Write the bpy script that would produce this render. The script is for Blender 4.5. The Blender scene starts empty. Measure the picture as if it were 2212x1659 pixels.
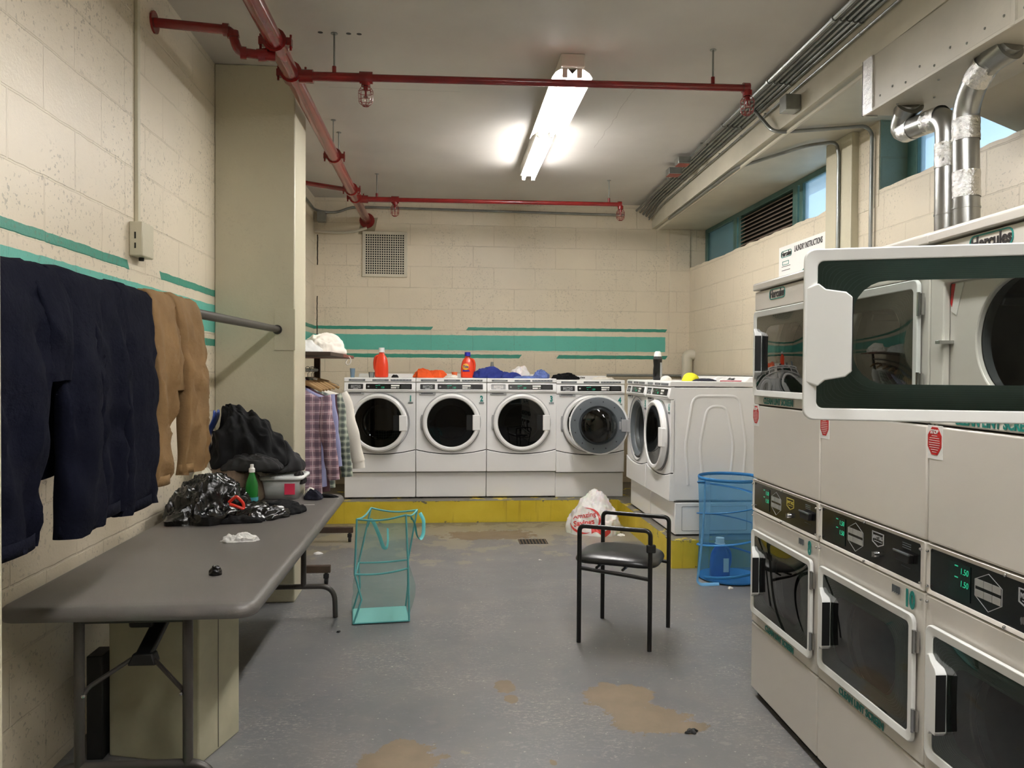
import bpy, math, random
from math import sin, cos, pi, radians, sqrt
from mathutils import Vector, Matrix, noise, Quaternion

scene = bpy.context.scene
C = bpy.data.collections.new('laundry_room'); scene.collection.children.link(C)
# ------------------------------------------------------------------ camera, sky, exposure
cam_d = bpy.data.cameras.new('camera'); cam = bpy.data.objects.new('camera', cam_d); C.objects.link(cam)
cam_d.sensor_width = 36.0; cam_d.lens = 1661.0 / 2212.0 * 36.0; cam_d.clip_start = .02
_y, _p, _r = radians(5.0), radians(-0.95), radians(0.35)
_f = Vector((sin(_y)*cos(_p), cos(_y)*cos(_p), sin(_p))); _x = Vector((cos(_y), -sin(_y), 0)); _u = _x.cross(_f)
_x2 = _x*cos(_r) + _u*sin(_r); _u2 = -_x*sin(_r) + _u*cos(_r)
cam.matrix_world = Matrix(((_x2.x, _u2.x, -_f.x, 0), (_x2.y, _u2.y, -_f.y, 0), (_x2.z, _u2.z, -_f.z, 1.5), (0, 0, 0, 1)))
scene.camera = cam
scene.view_settings.view_transform = 'Standard'; scene.view_settings.look = 'None'
scene.view_settings.exposure = 1.24; scene.view_settings.gamma = 1.0
scene.view_settings.use_curve_mapping = False
W = bpy.data.worlds.new('sky'); scene.world = W; W.use_nodes = True
W.node_tree.nodes['Background'].inputs[0].default_value = (.60, .80, 1.0, 1); W.node_tree.nodes['Background'].inputs[1].default_value = 1.2
TUBE_POWER = 68.0
TUBE_COL = (1.0, .985, .985)

CEIL = 3.435; XL = -1.46; YB = 8.8; XR = 2.84; YN = -3.2; SOF = 3.165
# ------------------------------------------------------------------ materials
def lin(c):
    return tuple((v/12.92 if v <= .04045 else ((v+.055)/1.055)**2.4) for v in (x/255. for x in c[:3])) + (1,)
class G:
    """small wrapper for node graphs"""
    def __init__(s, name):
        s.m = bpy.data.materials.new(name); s.m.use_nodes = True; s.t = s.m.node_tree
        s.b = s.t.nodes['Principled BSDF']; s.o = s.t.nodes['Material Output']
    def n(s, typ, **k):
        x = s.t.nodes.new(typ)
        for a, v in k.items(): setattr(x, a, v)
        return x
    def put(s, sock, v):
        if isinstance(v, bpy.types.NodeSocket): s.t.links.new(v, sock)
        else: sock.default_value = v
    def ma(s, op, a, b=0.0, c=None):
        x = s.n('ShaderNodeMath', operation=op); s.put(x.inputs[0], a); s.put(x.inputs[1], b)
        if c is not None: s.put(x.inputs[2], c)
        return x.outputs[0]
    def gt(s, a, b): return s.ma('GREATER_THAN', a, b)
    def lt(s, a, b): return s.ma('LESS_THAN', a, b)
    def mul(s, a, b): return s.ma('MULTIPLY', a, b)
    def rng(s, v, a, b): return s.mul(s.gt(v, a), s.lt(v, b))
    def ramp(s, v, a, b):
        x = s.n('ShaderNodeMapRange'); s.put(x.inputs[0], v); x.inputs[1].default_value = a; x.inputs[2].default_value = b; return x.outputs[0]
    def mix(s, f, a, b):
        x = s.n('ShaderNodeMix', data_type='RGBA'); s.put(x.inputs[0], f); s.put(x.inputs[6], a); s.put(x.inputs[7], b); return x.outputs[2]
    def xyz(s, world=True):
        if world: g = s.n('ShaderNodeNewGeometry').outputs['Position']
        else: g = s.n('ShaderNodeTexCoord').outputs['Object']
        x = s.n('ShaderNodeSeparateXYZ'); s.t.links.new(g, x.inputs[0]); return g, x.outputs[0], x.outputs[1], x.outputs[2]
    def noise(s, vec, scale, det=4., rough=.5, dist=0.):
        x = s.n('ShaderNodeTexNoise'); s.put(x.inputs['Vector'], vec)
        x.inputs['Scale'].default_value = scale; x.inputs['Detail'].default_value = det; x.inputs['Roughness'].default_value = rough; x.inputs['Distortion'].default_value = dist
        return x.outputs['Fac']
    def vec(s, a, b, c=0.):
        x = s.n('ShaderNodeCombineXYZ'); s.put(x.inputs[0], a); s.put(x.inputs[1], b); s.put(x.inputs[2], c); return x.outputs[0]
    def bump(s, h, st=.3, dist=.01, nrm=None):
        x = s.n('ShaderNodeBump'); x.inputs['Strength'].default_value = st; x.inputs['Distance'].default_value = dist; s.put(x.inputs['Height'], h)
        if nrm is not None: s.put(x.inputs['Normal'], nrm)
        return x.outputs[0]
    def out(s, col=None, rough=None, nrm=None, metal=None):
        if col is not None: s.put(s.b.inputs['Base Color'], col)
        if rough is not None: s.put(s.b.inputs['Roughness'], rough)
        if nrm is not None: s.put(s.b.inputs['Normal'], nrm)
        if metal is not None: s.put(s.b.inputs['Metallic'], metal)
        return s.m
def pm(name, col, rough=.5, metal=0., var=None, bump=None, spec=.5, coat=0., emis=None, sheen=0., world=False):
    g = G(name); c = lin(col); P = g.xyz(world)[0]
    if var:
        nz = g.noise(P, var[0], 5.); d = tuple(v*(1-var[1]) for v in c[:3]) + (1,); e = tuple(min(1, v*(1+var[1]*.5)) for v in c[:3]) + (1,)
        g.put(g.b.inputs['Base Color'], g.mix(g.ramp(nz, .3, .7), d, e))
    else: g.b.inputs['Base Color'].default_value = c
    g.b.inputs['Roughness'].default_value = rough; g.b.inputs['Metallic'].default_value = metal
    g.b.inputs['Specular IOR Level'].default_value = spec; g.b.inputs['Coat Weight'].default_value = coat
    g.b.inputs['Sheen Weight'].default_value = sheen
    if bump: g.put(g.b.inputs['Normal'], g.bump(g.noise(P, bump[0], 6., .6), bump[1], bump[2] if len(bump) > 2 else .004))
    if emis: g.b.inputs['Emission Color'].default_value = lin(emis[0]); g.b.inputs['Emission Strength'].default_value = emis[1]
    return g.m
def glass(name, tint, gloss=1., rough=.02, diff=None, dfac=0., ior=1.5):
    g = G(name); t = g.n('ShaderNodeBsdfTransparent'); t.inputs[0].default_value = tuple(tint) + (1,)
    last = t.outputs[0]
    if diff:
        d = g.n('ShaderNodeBsdfDiffuse'); d.inputs[0].default_value = lin(diff)
        tr = g.n('ShaderNodeBsdfTranslucent'); tr.inputs[0].default_value = lin(diff)
        a = g.n('ShaderNodeMixShader'); a.inputs[0].default_value = .5; g.t.links.new(d.outputs[0], a.inputs[1]); g.t.links.new(tr.outputs[0], a.inputs[2])
        x = g.n('ShaderNodeMixShader'); x.inputs[0].default_value = dfac; g.t.links.new(last, x.inputs[1]); g.t.links.new(a.outputs[0], x.inputs[2]); last = x.outputs[0]
    fr = g.n('ShaderNodeFresnel'); fr.inputs[0].default_value = ior
    gl = g.n('ShaderNodeBsdfGlossy'); gl.inputs['Roughness'].default_value = rough
    x = g.n('ShaderNodeMixShader'); g.t.links.new(g.mul(fr.outputs[0], gloss), x.inputs[0]); g.t.links.new(last, x.inputs[1]); g.t.links.new(gl.outputs[0], x.inputs[2])
    g.t.links.new(x.outputs[0], g.o.inputs[0]); return g.m
CREAM = lin((224, 212, 188)); TEAL = lin((92, 178, 160)); DTEAL = lin((48, 138, 116)); CRACK = lin((52, 42, 26))
def wall_mat(name, axis, bands, base=CREAM, pits=1., block=True, off=0.):
    g = G(name); P, X, Y, Z = g.xyz(); U = X if axis == 'x' else Y
    wob = g.noise(P, 14., 3.); wv = g.mul(g.ma('SUBTRACT', wob, .5), .012)
    Zw = g.ma('ADD', Z, wv); Uw = g.ma('ADD', U, wv)
    big = g.noise(P, 1.6, 4.); col = g.mix(g.ramp(big, .3, .75), base, tuple(v*.90 for v in base[:3]) + (1,))
    col = g.mix(g.mul(g.ramp(g.noise(P, 5.5, 6., .7), .55, .8), .25), col, tuple(v*.72 for v in base[:3]) + (1,))
    for z0, z1, u0, u1, sl, c in bands:
        uu = g.ma('SUBTRACT', Uw, g.mul(g.ma('SUBTRACT', Z, z0), sl)) if sl else Uw
        col = g.mix(g.mul(g.rng(Zw, z0, z1), g.rng(uu, u0, u1)), col, c)
    br = g.n('ShaderNodeTexBrick'); g.put(br.inputs['Vector'], g.vec(g.ma('ADD', Uw, off), g.ma('SUBTRACT', Zw, .04)))
    br.inputs['Scale'].default_value = 1.; br.inputs['Brick Width'].default_value = .475; br.inputs['Row Height'].default_value = .24
    br.inputs['Mortar Size'].default_value = .0055; br.inputs['Mortar Smooth'].default_value = .35
    mort = br.outputs['Fac']
    if block: col = g.mix(g.mul(g.mul(mort, g.ramp(g.noise(P, 3.3, 4.), .35, .65)), .20), col, lin((120, 108, 80)))
    pit = g.gt(g.noise(P, 62., 2., .5), .63); pit2 = g.gt(g.noise(P, 22., 3., .6), .70); reg = g.ramp(g.noise(P, 2.2, 2.), .42, .6)
    pp = g.mul(g.mul(g.ma('MAXIMUM', pit, pit2), reg), pits)
    col = g.mix(g.mul(pp, .42), col, lin((100, 92, 74)))
    h = g.ma('SUBTRACT', g.mul(g.noise(P, 85., 5., .65), .35), g.mul(pp, .6))
    if block: h = g.ma('SUBTRACT', h, g.mul(mort, 1.6))
    h = g.ma('ADD', h, g.mul(g.noise(P, 9., 3.), .8))
    g.b.inputs['Specular IOR Level'].default_value = .5
    return g.out(col, .36, g.bump(h, .55, .006))
IN = 50
M_wl = wall_mat('painted_block_left', 'y', [(1.735, 1.908, -IN, IN, 0, TEAL), (1.962, 2.002, -IN, 3.72, -.7, DTEAL), (1.962, 2.002, 4.12, IN, -.7, DTEAL), (1.648, 1.692, 3.4, IN, 0, DTEAL)], off=.13)
M_wb = wall_mat('painted_block_back', 'x', [(1.735, 1.908, -IN, 2.565, 0, TEAL), (1.965, 2.0, -IN, -.16, .7, DTEAL), (1.965, 2.0, .24, 2.565, .7, DTEAL), (1.648, 1.69, -IN, .85, .7, DTEAL), (1.648, 1.69, 1.28, 2.565, .7, DTEAL),
     (1.74, 2.33, -1.437, -1.425, 0, CRACK), (2.68, 3.02, -1.434, -1.42, 0, CRACK), (3.03, 3.22, -.98, -.80, .2, lin((150, 140, 115)))], pits=.6, off=.16)
M_wr = wall_mat('painted_block_right', 'y', [], pits=.7, off=.2)
M_col = wall_mat('painted_column', 'x', [], base=lin((205, 198, 172)), pits=.15, block=False)
M_cold = wall_mat('painted_block_green', 'x', [], base=lin((122, 138, 120)), pits=.4)
M_beam = pm('painted_beam', (205, 198, 178), .5, var=(3, .12), bump=(40, .25), world=True)
M_white = pm('white_enamel', (246, 245, 243), .28, spec=.5, coat=.0)
M_whited = pm('dryer_enamel', (222, 217, 208), .3, coat=.25, bump=(160, .04, .001))
M_plast = pm('white_plastic', (240, 241, 238), .35)
M_grey = pm('grey_plastic', (92, 98, 102), .4)
M_lgrey = pm('light_grey_plastic', (165, 165, 165), .4)
M_blk = pm('black_panel', (14, 14, 15), .22)
M_blkm = pm('black_matte', (16, 16, 17), .55)
M_dark = pm('dark_gap', (10, 10, 10), .8)
M_chrome = pm('chrome', (200, 200, 200), .22, 1.)
M_steel = pm('galvanised_conduit', (150, 152, 148), .35, .8, var=(8, .25))
M_drum = pm('galvanised_drum', (120, 124, 124), .4, .7, var=(5, .3))
M_teal = pm('teal_lettering', (20, 130, 120), .4)
M_ink = pm('dark_lettering', (40, 36, 36), .5)
M_red = pm('red_pipe_paint', (126, 24, 22), .25, coat=.4, var=(6, .25))
M_redlab = pm('red_sticker', (190, 28, 28), .4)
M_paper = pm('white_paper', (238, 236, 230), .6)
M_led = pm('green_led', (30, 160, 120), .4, emis=((60, 230, 170), .13))
M_leddim = pm('green_display', (3, 22, 20), .25, emis=((10, 60, 52), .012))
M_key = pm('grey_keys', (150, 150, 145), .5)
M_navy = pm('navy_twill', (10, 12, 24), .9, spec=.08, bump=(38, .55, .009))
M_brown = pm('brown_canvas', (124, 98, 66), .85, spec=.15, var=(9, .2), bump=(42, .5, .008))
M_bcloth = pm('black_cloth', (11, 11, 13), .85, spec=.2, bump=(220, .3, .002))
M_dgcloth = pm('dark_grey_cloth', (34, 32, 32), .85, spec=.2, bump=(220, .3, .002))
M_wcloth = pm('white_cloth', (232, 226, 214), .8, bump=(120, .3, .003))
M_orange = pm('orange_cloth', (226, 84, 20), .8, bump=(120, .3, .003))
M_rblue = pm('royal_blue_cloth', (28, 44, 122), .8, bump=(120, .3, .003))
M_lblue = pm('blue_check_cloth', (96, 116, 178), .8, var=(60, .3))
M_yelc = pm('yellow_cloth', (232, 226, 40), .7)
M_bag = pm('black_bin_liner', (5, 5, 6), .15, bump=(24, .4, .012))
M_vinyl = pm('black_vinyl', (20, 21, 22), .34, bump=(180, .12, .001))
M_tube = pm('black_tube', (14, 13, 13), .35)
M_table = pm('grey_table_plastic', (100, 96, 92), .42, bump=(260, .35, .002), var=(2.2, .12))
M_leg = pm('grey_table_legs', (66, 62, 58), .4, .3)
M_wood = pm('dark_brown_metal', (62, 46, 34), .5, var=(5, .3))
M_hang = pm('varnished_wood', (190, 152, 100), .45)
M_alum = pm('aluminium_duct', (165, 166, 162), .3, .9, var=(4, .25), bump=(6, .2, .01))
M_foil = pm('foil_tape', (225, 225, 222), .16, 1., bump=(38, .9, .012))
M_duct = pm('painted_duct', (186, 180, 164), .42, var=(3, .12), bump=(9, .25, .01))
M_tealt = pm('teal_trim', (92, 168, 168), .6)
M_tealf = pm('teal_base_cloth', (140, 205, 200), .6)
M_bluet = pm('blue_trim', (40, 118, 178), .6)
M_bluel = pm('light_blue_strap', (110, 175, 225), .6)
M_fixt = pm('fixture_enamel', (214, 210, 198), .4)
M_box = pm('painted_plinth', (176, 172, 146), .5, var=(5, .18))
M_wframe = pm('green_window_frame', (76, 112, 104), .45, var=(9, .25))
M_louv = pm('louver_slats', (128, 112, 100), .6, var=(14, .25))
M_tem = pm('fluorescent_tube', (255, 250, 240), .5); M_tem.node_tree.nodes['Principled BSDF'].inputs['Emission Color'].default_value = TUBE_COL + (1,); M_tem.node_tree.nodes['Principled BSDF'].inputs['Emission Strength'].default_value = TUBE_POWER
M_oran = pm('orange_bottle_plastic', (228, 62, 26), .3, coat=.3)
M_capb = pm('blue_cap', (30, 32, 150), .35)
M_gbot = glass('green_bottle_plastic', (.35, .9, .45), 1., .05, (70, 190, 90), .55)
M_clear = glass('clear_plastic', (.86, .88, .88), 1.2, .05, (220, 225, 225), .18)
M_ltblue = glass('pale_blue_plastic', (.7, .85, .95), 1., .2, (190, 215, 235), .6)
M_film = pm('white_carrier_film', (240, 236, 232), .35, bump=(20, .4, .008)); M_film.node_tree.nodes['Principled BSDF'].inputs['Subsurface Weight'].default_value = .25; M_film.node_tree.nodes['Principled BSDF'].inputs['Subsurface Scale'].default_value = .02
M_pink = pm('pink_note', (238, 60, 96), .5)
M_wglass = glass('frosted_window_glass', (.92, .97, 1.), .5, .2, (205, 225, 240), .35)
M_wglassd = glass('dirty_window_glass', (.25, .36, .38), .6, .2, (135, 155, 150), .72)
M_washglass = glass('smoked_washer_glass', (.10, .115, .115), 1.2, .01)
M_bowl = glass('bowl_glass', (.45, .47, .48), 1.5, .01)
M_dglass = glass('dryer_door_glass', (.62, .66, .64), 2.0, .012)
M_frit = glass('dryer_door_band', (.16, .22, .20), 1.0, .03, (150, 172, 166), .85)
M_fritl = pm('dryer_band_lines', (150, 172, 166), .5)
M_mesht = glass('teal_mesh', (.93, .98, .97), .06, .4, (160, 208, 204), .15)
M_meshb = glass('blue_mesh', (.66, .84, .95), .08, .4, (110, 178, 228), .30)

def plaid(name, base, dk, lt, sx, sz):
    g = G(name); P, X, Y, Z = g.xyz(False)
    def stripe(v, per, a, b): return g.rng(g.ma('FRACT', g.ma('DIVIDE', v, per)), a, b)
    U = g.ma('ADD', X, g.mul(g.noise(P, 6., 2.), .03)); V = g.ma('ADD', Z, g.mul(g.noise(P, 5., 2.), .02)); c = lin(base)
    c = g.mix(g.mul(stripe(U, sx, 0., .45), .55), c, lin(dk)); c = g.mix(g.mul(stripe(V, sz, 0., .45), .55), c, lin(dk))
    c = g.mix(g.mul(stripe(U, sx, .70, .78), .6), c, lin(lt)); c = g.mix(g.mul(stripe(V, sz, .70, .78), .6), c, lin(lt))
    return g.out(c, .85)
M_plaidp = plaid('pink_plaid', (166, 134, 142), (66, 54, 72), (222, 205, 208), .062, .066)
M_plaidg = plaid('green_plaid', (150, 158, 140), (28, 44, 52), (225, 225, 205), .045, .05)
M_maroon = pm('maroon_cloth', (60, 26, 36), .85); M_lav = pm('lavender_cloth', (140, 142, 176), .8)

def floor_mat():
    g = G('worn_grey_floor_paint'); P, X, Y, Z = g.xyz()
    n1 = g.noise(P, 1.3, 5., .6); base = g.mix(g.ramp(n1, .3, .7), lin((102, 104, 107)), lin((120, 119, 118)))
    n2 = g.noise(P, 3.2, 6., .7, .6); base = g.mix(g.mul(g.ramp(n2, .5, .75), .45), base, lin((134, 126, 120)))
    # fine scuffs, denser in worn areas
    sc = g.n('ShaderNodeMapping'); g.t.links.new(P, sc.inputs[0]); sc.inputs['Scale'].default_value = (1., 1.7, 1.); sc.inputs['Rotation'].default_value = (0, 0, .25)
    fine = g.noise(sc.outputs[0], 15., 12., .82, .5); area = g.ramp(g.noise(P, 1.7, 6., .65), .46, .62)
    fleck = g.mul(g.ramp(g.noise(sc.outputs[0], 42., 6., .75), .53, .59), area); scuff = g.ma('MAXIMUM', g.mul(g.ramp(fine, .555, .60), g.ma('ADD', g.mul(area, .5), .18)), g.mul(fleck, .75))
    base = g.mix(g.mul(scuff, .70), base, lin((190, 181, 172)))
    spk = g.gt(g.noise(P, 48., 2., .5), .715); base = g.mix(g.mul(spk, .6), base, lin((206, 200, 188)))
    # worn bare concrete by the drain and the kerb
    nz = g.noise(P, 2.6, 6., .68); wear = g.gt(g.ma('ADD', g.ramp(Y, 5.6, 7.5), g.mul(g.ma('SUBTRACT', nz, .5), 3.2)), .55)
    base = g.mix(g.mul(wear, .75), base, lin((146, 138, 120)))
    wear2 = g.gt(g.ma('ADD', g.ramp(Y, 6.9, 7.6), g.mul(g.ma('SUBTRACT', g.noise(P, 5., 6., .7), .5), 3.)), .80)
    base = g.mix(g.mul(wear2, .6), base, lin((84, 78, 64)))
    # bare brown patches
    pn = g.mul(g.ma('SUBTRACT', g.noise(P, 7., 9., .72), .5), 2.4); pm_ = None
    for cx, cy, rx, ry in [(.80, 3.44, .16, .19), (.90, 3.22, .17, .15), (1.02, 3.15, .10, .07), (-.16, 2.97, .17, .16), (.29, 3.62, .05, .07), (.31, 3.48, .03, .04), (.42, 7.0, .42, .22), (-.16, 2.6, .2, .12), (.42, 2.9, .02, .03)]:
        dx = g.ma('DIVIDE', g.ma('SUBTRACT', X, cx), rx); dy = g.ma('DIVIDE', g.ma('SUBTRACT', Y, cy), ry)
        d = g.ma('SQRT', g.ma('ADD', g.mul(dx, dx), g.mul(dy, dy))); d = g.ma('ADD', d, pn)
        k = g.lt(d, .95); pm_ = k if pm_ is None else g.ma('MAXIMUM', pm_, k)
    bn = g.mix(g.ramp(g.noise(P, 9., 4.), .3, .7), lin((116, 100, 76)), lin((130, 113, 88)))
    base = g.mix(g.mul(pm_, .92), base, bn)
    rough = g.ma('ADD', g.ma('ADD', g.mul(g.noise(P, 4., 4.), .22), .24), g.mul(g.ma('MAXIMUM', pm_, scuff), .22))
    h = g.ma('SUBTRACT', g.mul(g.noise(P, 28., 5., .6), .4), g.mul(pm_, 1.))
    return g.out(base, rough, g.bump(h, .25, .004))
M_floor = floor_mat()
def ceil_mat():
    g = G('painted_ceiling'); P, X, Y, Z = g.xyz()
    c = g.mix(g.ramp(g.noise(P, 1.4, 5.), .3, .7), lin((192, 187, 180)), lin((206, 201, 193)))
    w = g.mul(g.ma('SUBTRACT', g.noise(P, 6., 4.), .5), .06)
    X2 = g.ma('ADD', X, w); Y2 = g.ma('ADD', Y, w)
    c = g.mix(g.mul(g.mul(g.rng(X2, 1.28, 1.286), g.rng(Y, 5.1, 6.6)), .35), c, lin((120, 110, 100)))
    c = g.mix(g.mul(g.mul(g.rng(Y2, 5.38, 5.386), g.rng(X, -.8, .1)), .45), c, lin((110, 104, 96)))
    for ox in (-.72, -.56, -.50):
        dx = g.ma('SUBTRACT', X, ox); dy = g.ma('SUBTRACT', Y, 4.52); d = g.ma('ADD', g.mul(dx, dx), g.mul(dy, dy))
        c = g.mix(g.lt(d, .00022), c, lin((30, 28, 26)))
    return g.out(c, .6, g.bump(g.noise(P, 26., 5., .6), .25, .004))
M_ceil = ceil_mat()
def kerb_mat():
    g = G('chipped_yellow_paint'); P, X, Y, Z = g.xyz()
    c = g.mix(g.ramp(g.noise(P, 3., 5.), .3, .7), lin((196, 172, 34)), lin((214, 192, 60)))
    n = g.noise(P, 7., 8., .72); edge = g.mul(g.ma('ADD', g.ramp(Z, .16, .215), g.ramp(Z, .05, 0.)), .085)
    chip = g.gt(g.ma('ADD', n, edge), .665); c = g.mix(chip, c, lin((104, 98, 82)))
    drip = g.n('ShaderNodeMapping'); g.t.links.new(P, drip.inputs[0]); drip.inputs['Scale'].default_value = (9., 9., .7)
    c = g.mix(g.mul(g.ramp(g.noise(drip.outputs[0], 2., 4.), .6, .75), .5), c, lin((120, 92, 30)))
    top = g.gt(Z, .2135); c = g.mix(g.mul(top, g.gt(g.noise(P, 5., 6., .7), .42)), c, lin((106, 102, 92)))
    br = g.n('ShaderNodeTexBrick'); g.put(br.inputs['Vector'], g.vec(g.ma('ADD', X, Y), Z)); br.inputs['Scale'].default_value = 1.
    br.inputs['Brick Width'].default_value = .48; br.inputs['Row Height'].default_value = 1.; br.inputs['Mortar Size'].default_value = .004
    h = g.ma('SUBTRACT', g.mul(g.noise(P, 30., 5., .6), .6), g.ma('ADD', g.mul(br.outputs['Fac'], 1.2), g.mul(chip, .8)))
    return g.out(c, .5, g.bump(h, .6, .006))
M_kerb = kerb_mat()
def paper_photo():
    g = G('printed_photo'); P = g.xyz()[0]
    return g.out(g.mix(g.gt(g.noise(P, 34., 5., .7), .52), lin((24, 24, 26)), lin((120, 120, 118))), .6)
M_photo = paper_photo()

# ------------------------------------------------------------------ mesh builder
class MB:
    def __init__(s): s.v = []; s.f = []
    def add(s, vs, fs):
        n = len(s.v); s.v += [tuple(p) for p in vs]; s.f += [tuple(i + n for i in q) for q in fs]; return s
    def box(s, x0, x1, y0, y1, z0, z1):
        if x0 > x1: x0, x1 = x1, x0
        if y0 > y1: y0, y1 = y1, y0
        return s.add([(x0,y0,z0),(x1,y0,z0),(x1,y1,z0),(x0,y1,z0),(x0,y0,z1),(x1,y0,z1),(x1,y1,z1),(x0,y1,z1)],
                     [(0,3,2,1),(4,5,6,7),(0,1,5,4),(1,2,6,5),(2,3,7,6),(3,0,4,7)])
    def hexa(s, b, t):   # bottom quad, top quad, ccw from above
        return s.add(list(b) + list(t), [(0,3,2,1),(4,5,6,7),(0,1,5,4),(1,2,6,5),(2,3,7,6),(3,0,4,7)])
    def bar(s, p, q, w, h, up=(0,0,1)):
        p = Vector(p); q = Vector(q); d = (q-p).normalized(); u = Vector(up)
        if abs(d.dot(u)) > .95: u = Vector((1,0,0))
        a = d.cross(u).normalized()*w/2; b = d.cross(a).normalized()*h/2
        return s.hexa([p-a-b, p+a-b, q+a-b, q-a-b], [p-a+b, p+a+b, q+a+b, q-a+b])
    def tube(s, pts, r, n=10, closed=False, caps=True, flat=None):
        pts = [Vector(p) for p in pts]; m = len(pts); rs = r if isinstance(r, (list, tuple)) else [r]*m
        tans = []
        for i in range(m):
            a = pts[(i-1) % m] if (closed or i > 0) else pts[i]; b = pts[(i+1) % m] if (closed or i < m-1) else pts[i]
            t = (b-a); tans.append(t.normalized() if t.length > 1e-9 else Vector((0,0,1)))
        u = tans[0].orthogonal().normalized() if flat is None else (Vector(flat) - tans[0]*Vector(flat).dot(tans[0])).normalized()
        vs = []
        for i in range(m):
            if i: u = (u - tans[i]*u.dot(tans[i])).normalized()
            w = tans[i].cross(u)
            for k in range(n):
                a = 2*pi*k/n; ru, rw = (rs[i], rs[i]) if not isinstance(rs[i], tuple) else rs[i]
                vs.append(pts[i] + u*cos(a)*ru + w*sin(a)*rw)
        fs = []
        for i in range(m if closed else m-1):
            j = (i+1) % m
            for k in range(n):
                l = (k+1) % n; fs.append((i*n+k, i*n+l, j*n+l, j*n+k))
        if caps and not closed: fs.append(tuple(range(n-1, -1, -1))); fs.append(tuple((m-1)*n+k for k in range(n)))
        return s.add(vs, fs)
    def lathe(s, prof, o=(0,0,0), axis='z', n=32, a0=0, a1=2*pi):
        o = Vector(o); vs = []; full = abs(a1-a0-2*pi) < 1e-6; nn = n if full else n+1
        for r, h in prof:
            for k in range(nn):
                a = a0 + (a1-a0)*k/n; c, d = r*cos(a), r*sin(a)
                vs.append(o + (Vector((c, d, h)) if axis == 'z' else Vector((c, h, d)) if axis == 'y' else Vector((h, c, d))))
        fs = []
        for i in range(len(prof)-1):
            for k in range(n):
                l = (k+1) % nn
                q = (i*nn+k, i*nn+l, (i+1)*nn+l, (i+1)*nn+k)
                fs.append(q if axis != 'y' else q[::-1])
        return s.add(vs, fs)
    def prism(s, poly, a, b, plane='xz'):
        def P(p, d): return (p[0], d, p[1]) if plane == 'xz' else (d, p[0], p[1]) if plane == 'yz' else (p[0], p[1], d)
        n = len(poly); vs = [P(p, a) for p in poly] + [P(p, b) for p in poly]
        return s.add(vs, [tuple(range(n-1, -1, -1)), tuple(range(n, 2*n))] + [(i, (i+1) % n, n+(i+1) % n, n+i) for i in range(n)])
    def ring(s, outer, inner, a, b, ib=None):
        """plate with a hole in the xz plane, front at y=a, back at y=b; same number of points in both loops"""
        n = len(outer); ia = a if ib is None else ib
        vs = [(p[0], a, p[1]) for p in outer] + [(p[0], ia, p[1]) for p in inner] + [(p[0], b, p[1]) for p in outer] + [(p[0], b, p[1]) for p in inner]
        fs = []
        for i in range(n):
            j = (i+1) % n
            fs += [(i, j, n+j, n+i), (2*n+i, 3*n+i, 3*n+j, 2*n+j), (i, 2*n+i, 2*n+j, j), (n+i, n+j, 3*n+j, 3*n+i)]
        return s.add(vs, fs)
    def grid(s, fn, nu, nv, cu=False, cv=False):
        vs = [fn(i/(nu if cu else nu-1), j/(nv if cv else nv-1)) for j in range(nv) for i in range(nu)]; fs = []
        for j in range(nv if cv else nv-1):
            for i in range(nu if cu else nu-1):
                a, b = (i+1) % nu, (j+1) % nv; fs.append((j*nu+i, j*nu+a, b*nu+a, b*nu+i))
        return s.add(vs, fs)
    def ball(s, c, r, n=16, sc=(1,1,1)):
        c = Vector(c)
        return s.grid(lambda u, v: c + Vector((r*sc[0]*sin(pi*v)*cos(2*pi*u), r*sc[1]*sin(pi*v)*sin(2*pi*u), r*sc[2]*cos(pi*v))), n, n//2+1, cu=True)
    def xf(s, M): s.v = [tuple(M @ Vector(p)) for p in s.v]; return s
    def build(s, name, mat, parent=None, w=False, origin=None, smooth=True, bevel=0., seg=2, solid=0., subs=0, ang=35, fixn=True):
        o0 = Vector((0,0,0))
        if w and parent is not None: o0 = parent.location.copy()
        if origin is not None: o0 = Vector(origin)
        me = bpy.data.meshes.new(name); me.from_pydata([tuple(Vector(p)-o0) for p in s.v], [], s.f)
        if fixn:
            import bmesh
            bm = bmesh.new(); bm.from_mesh(me); bmesh.ops.recalc_face_normals(bm, faces=bm.faces); bm.to_mesh(me); bm.free()
        me.materials.append(mat)
        if smooth:
            me.polygons.foreach_set('use_smooth', [True]*len(me.polygons)); me.set_sharp_from_angle(angle=radians(ang))
        ob = bpy.data.objects.new(name, me); C.objects.link(ob)
        if parent is not None: ob.parent = parent
        if origin is not None: ob.location = o0 - (parent.location if (w and parent is not None) else Vector((0,0,0)))
        if bevel:
            m = ob.modifiers.new('bevel', 'BEVEL'); m.width = bevel; m.segments = seg; m.limit_method = 'ANGLE'; m.angle_limit = radians(40); m.harden_normals = False
        if solid: m = ob.modifiers.new('solid', 'SOLIDIFY'); m.thickness = solid; m.offset = 0
        if subs: m = ob.modifiers.new('sub', 'SUBSURF'); m.levels = subs; m.render_levels = subs
        return ob
def tag(o, label=None, cat=None, group=None, kind=None):
    if label: o['label'] = label
    if cat: o['category'] = cat
    if group: o['group'] = group
    if kind: o['kind'] = kind
    return o
def thing(name, loc, label, cat, group=None, rz=0.):
    o = bpy.data.objects.new(name, None); C.objects.link(o); o.location = loc; o.rotation_euler = (0, 0, rz); o.empty_display_size = .1
    return tag(o, label, cat, group)
def children(o): return [c for c in C.objects if c.parent == o]
def copy_tree(o, parent=None):
    c = o.copy(); C.objects.link(c); c.parent = parent
    for ch in children(o): copy_tree(ch, c)
    return c
def struct(o): o['kind'] = 'structure'; return o
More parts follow.
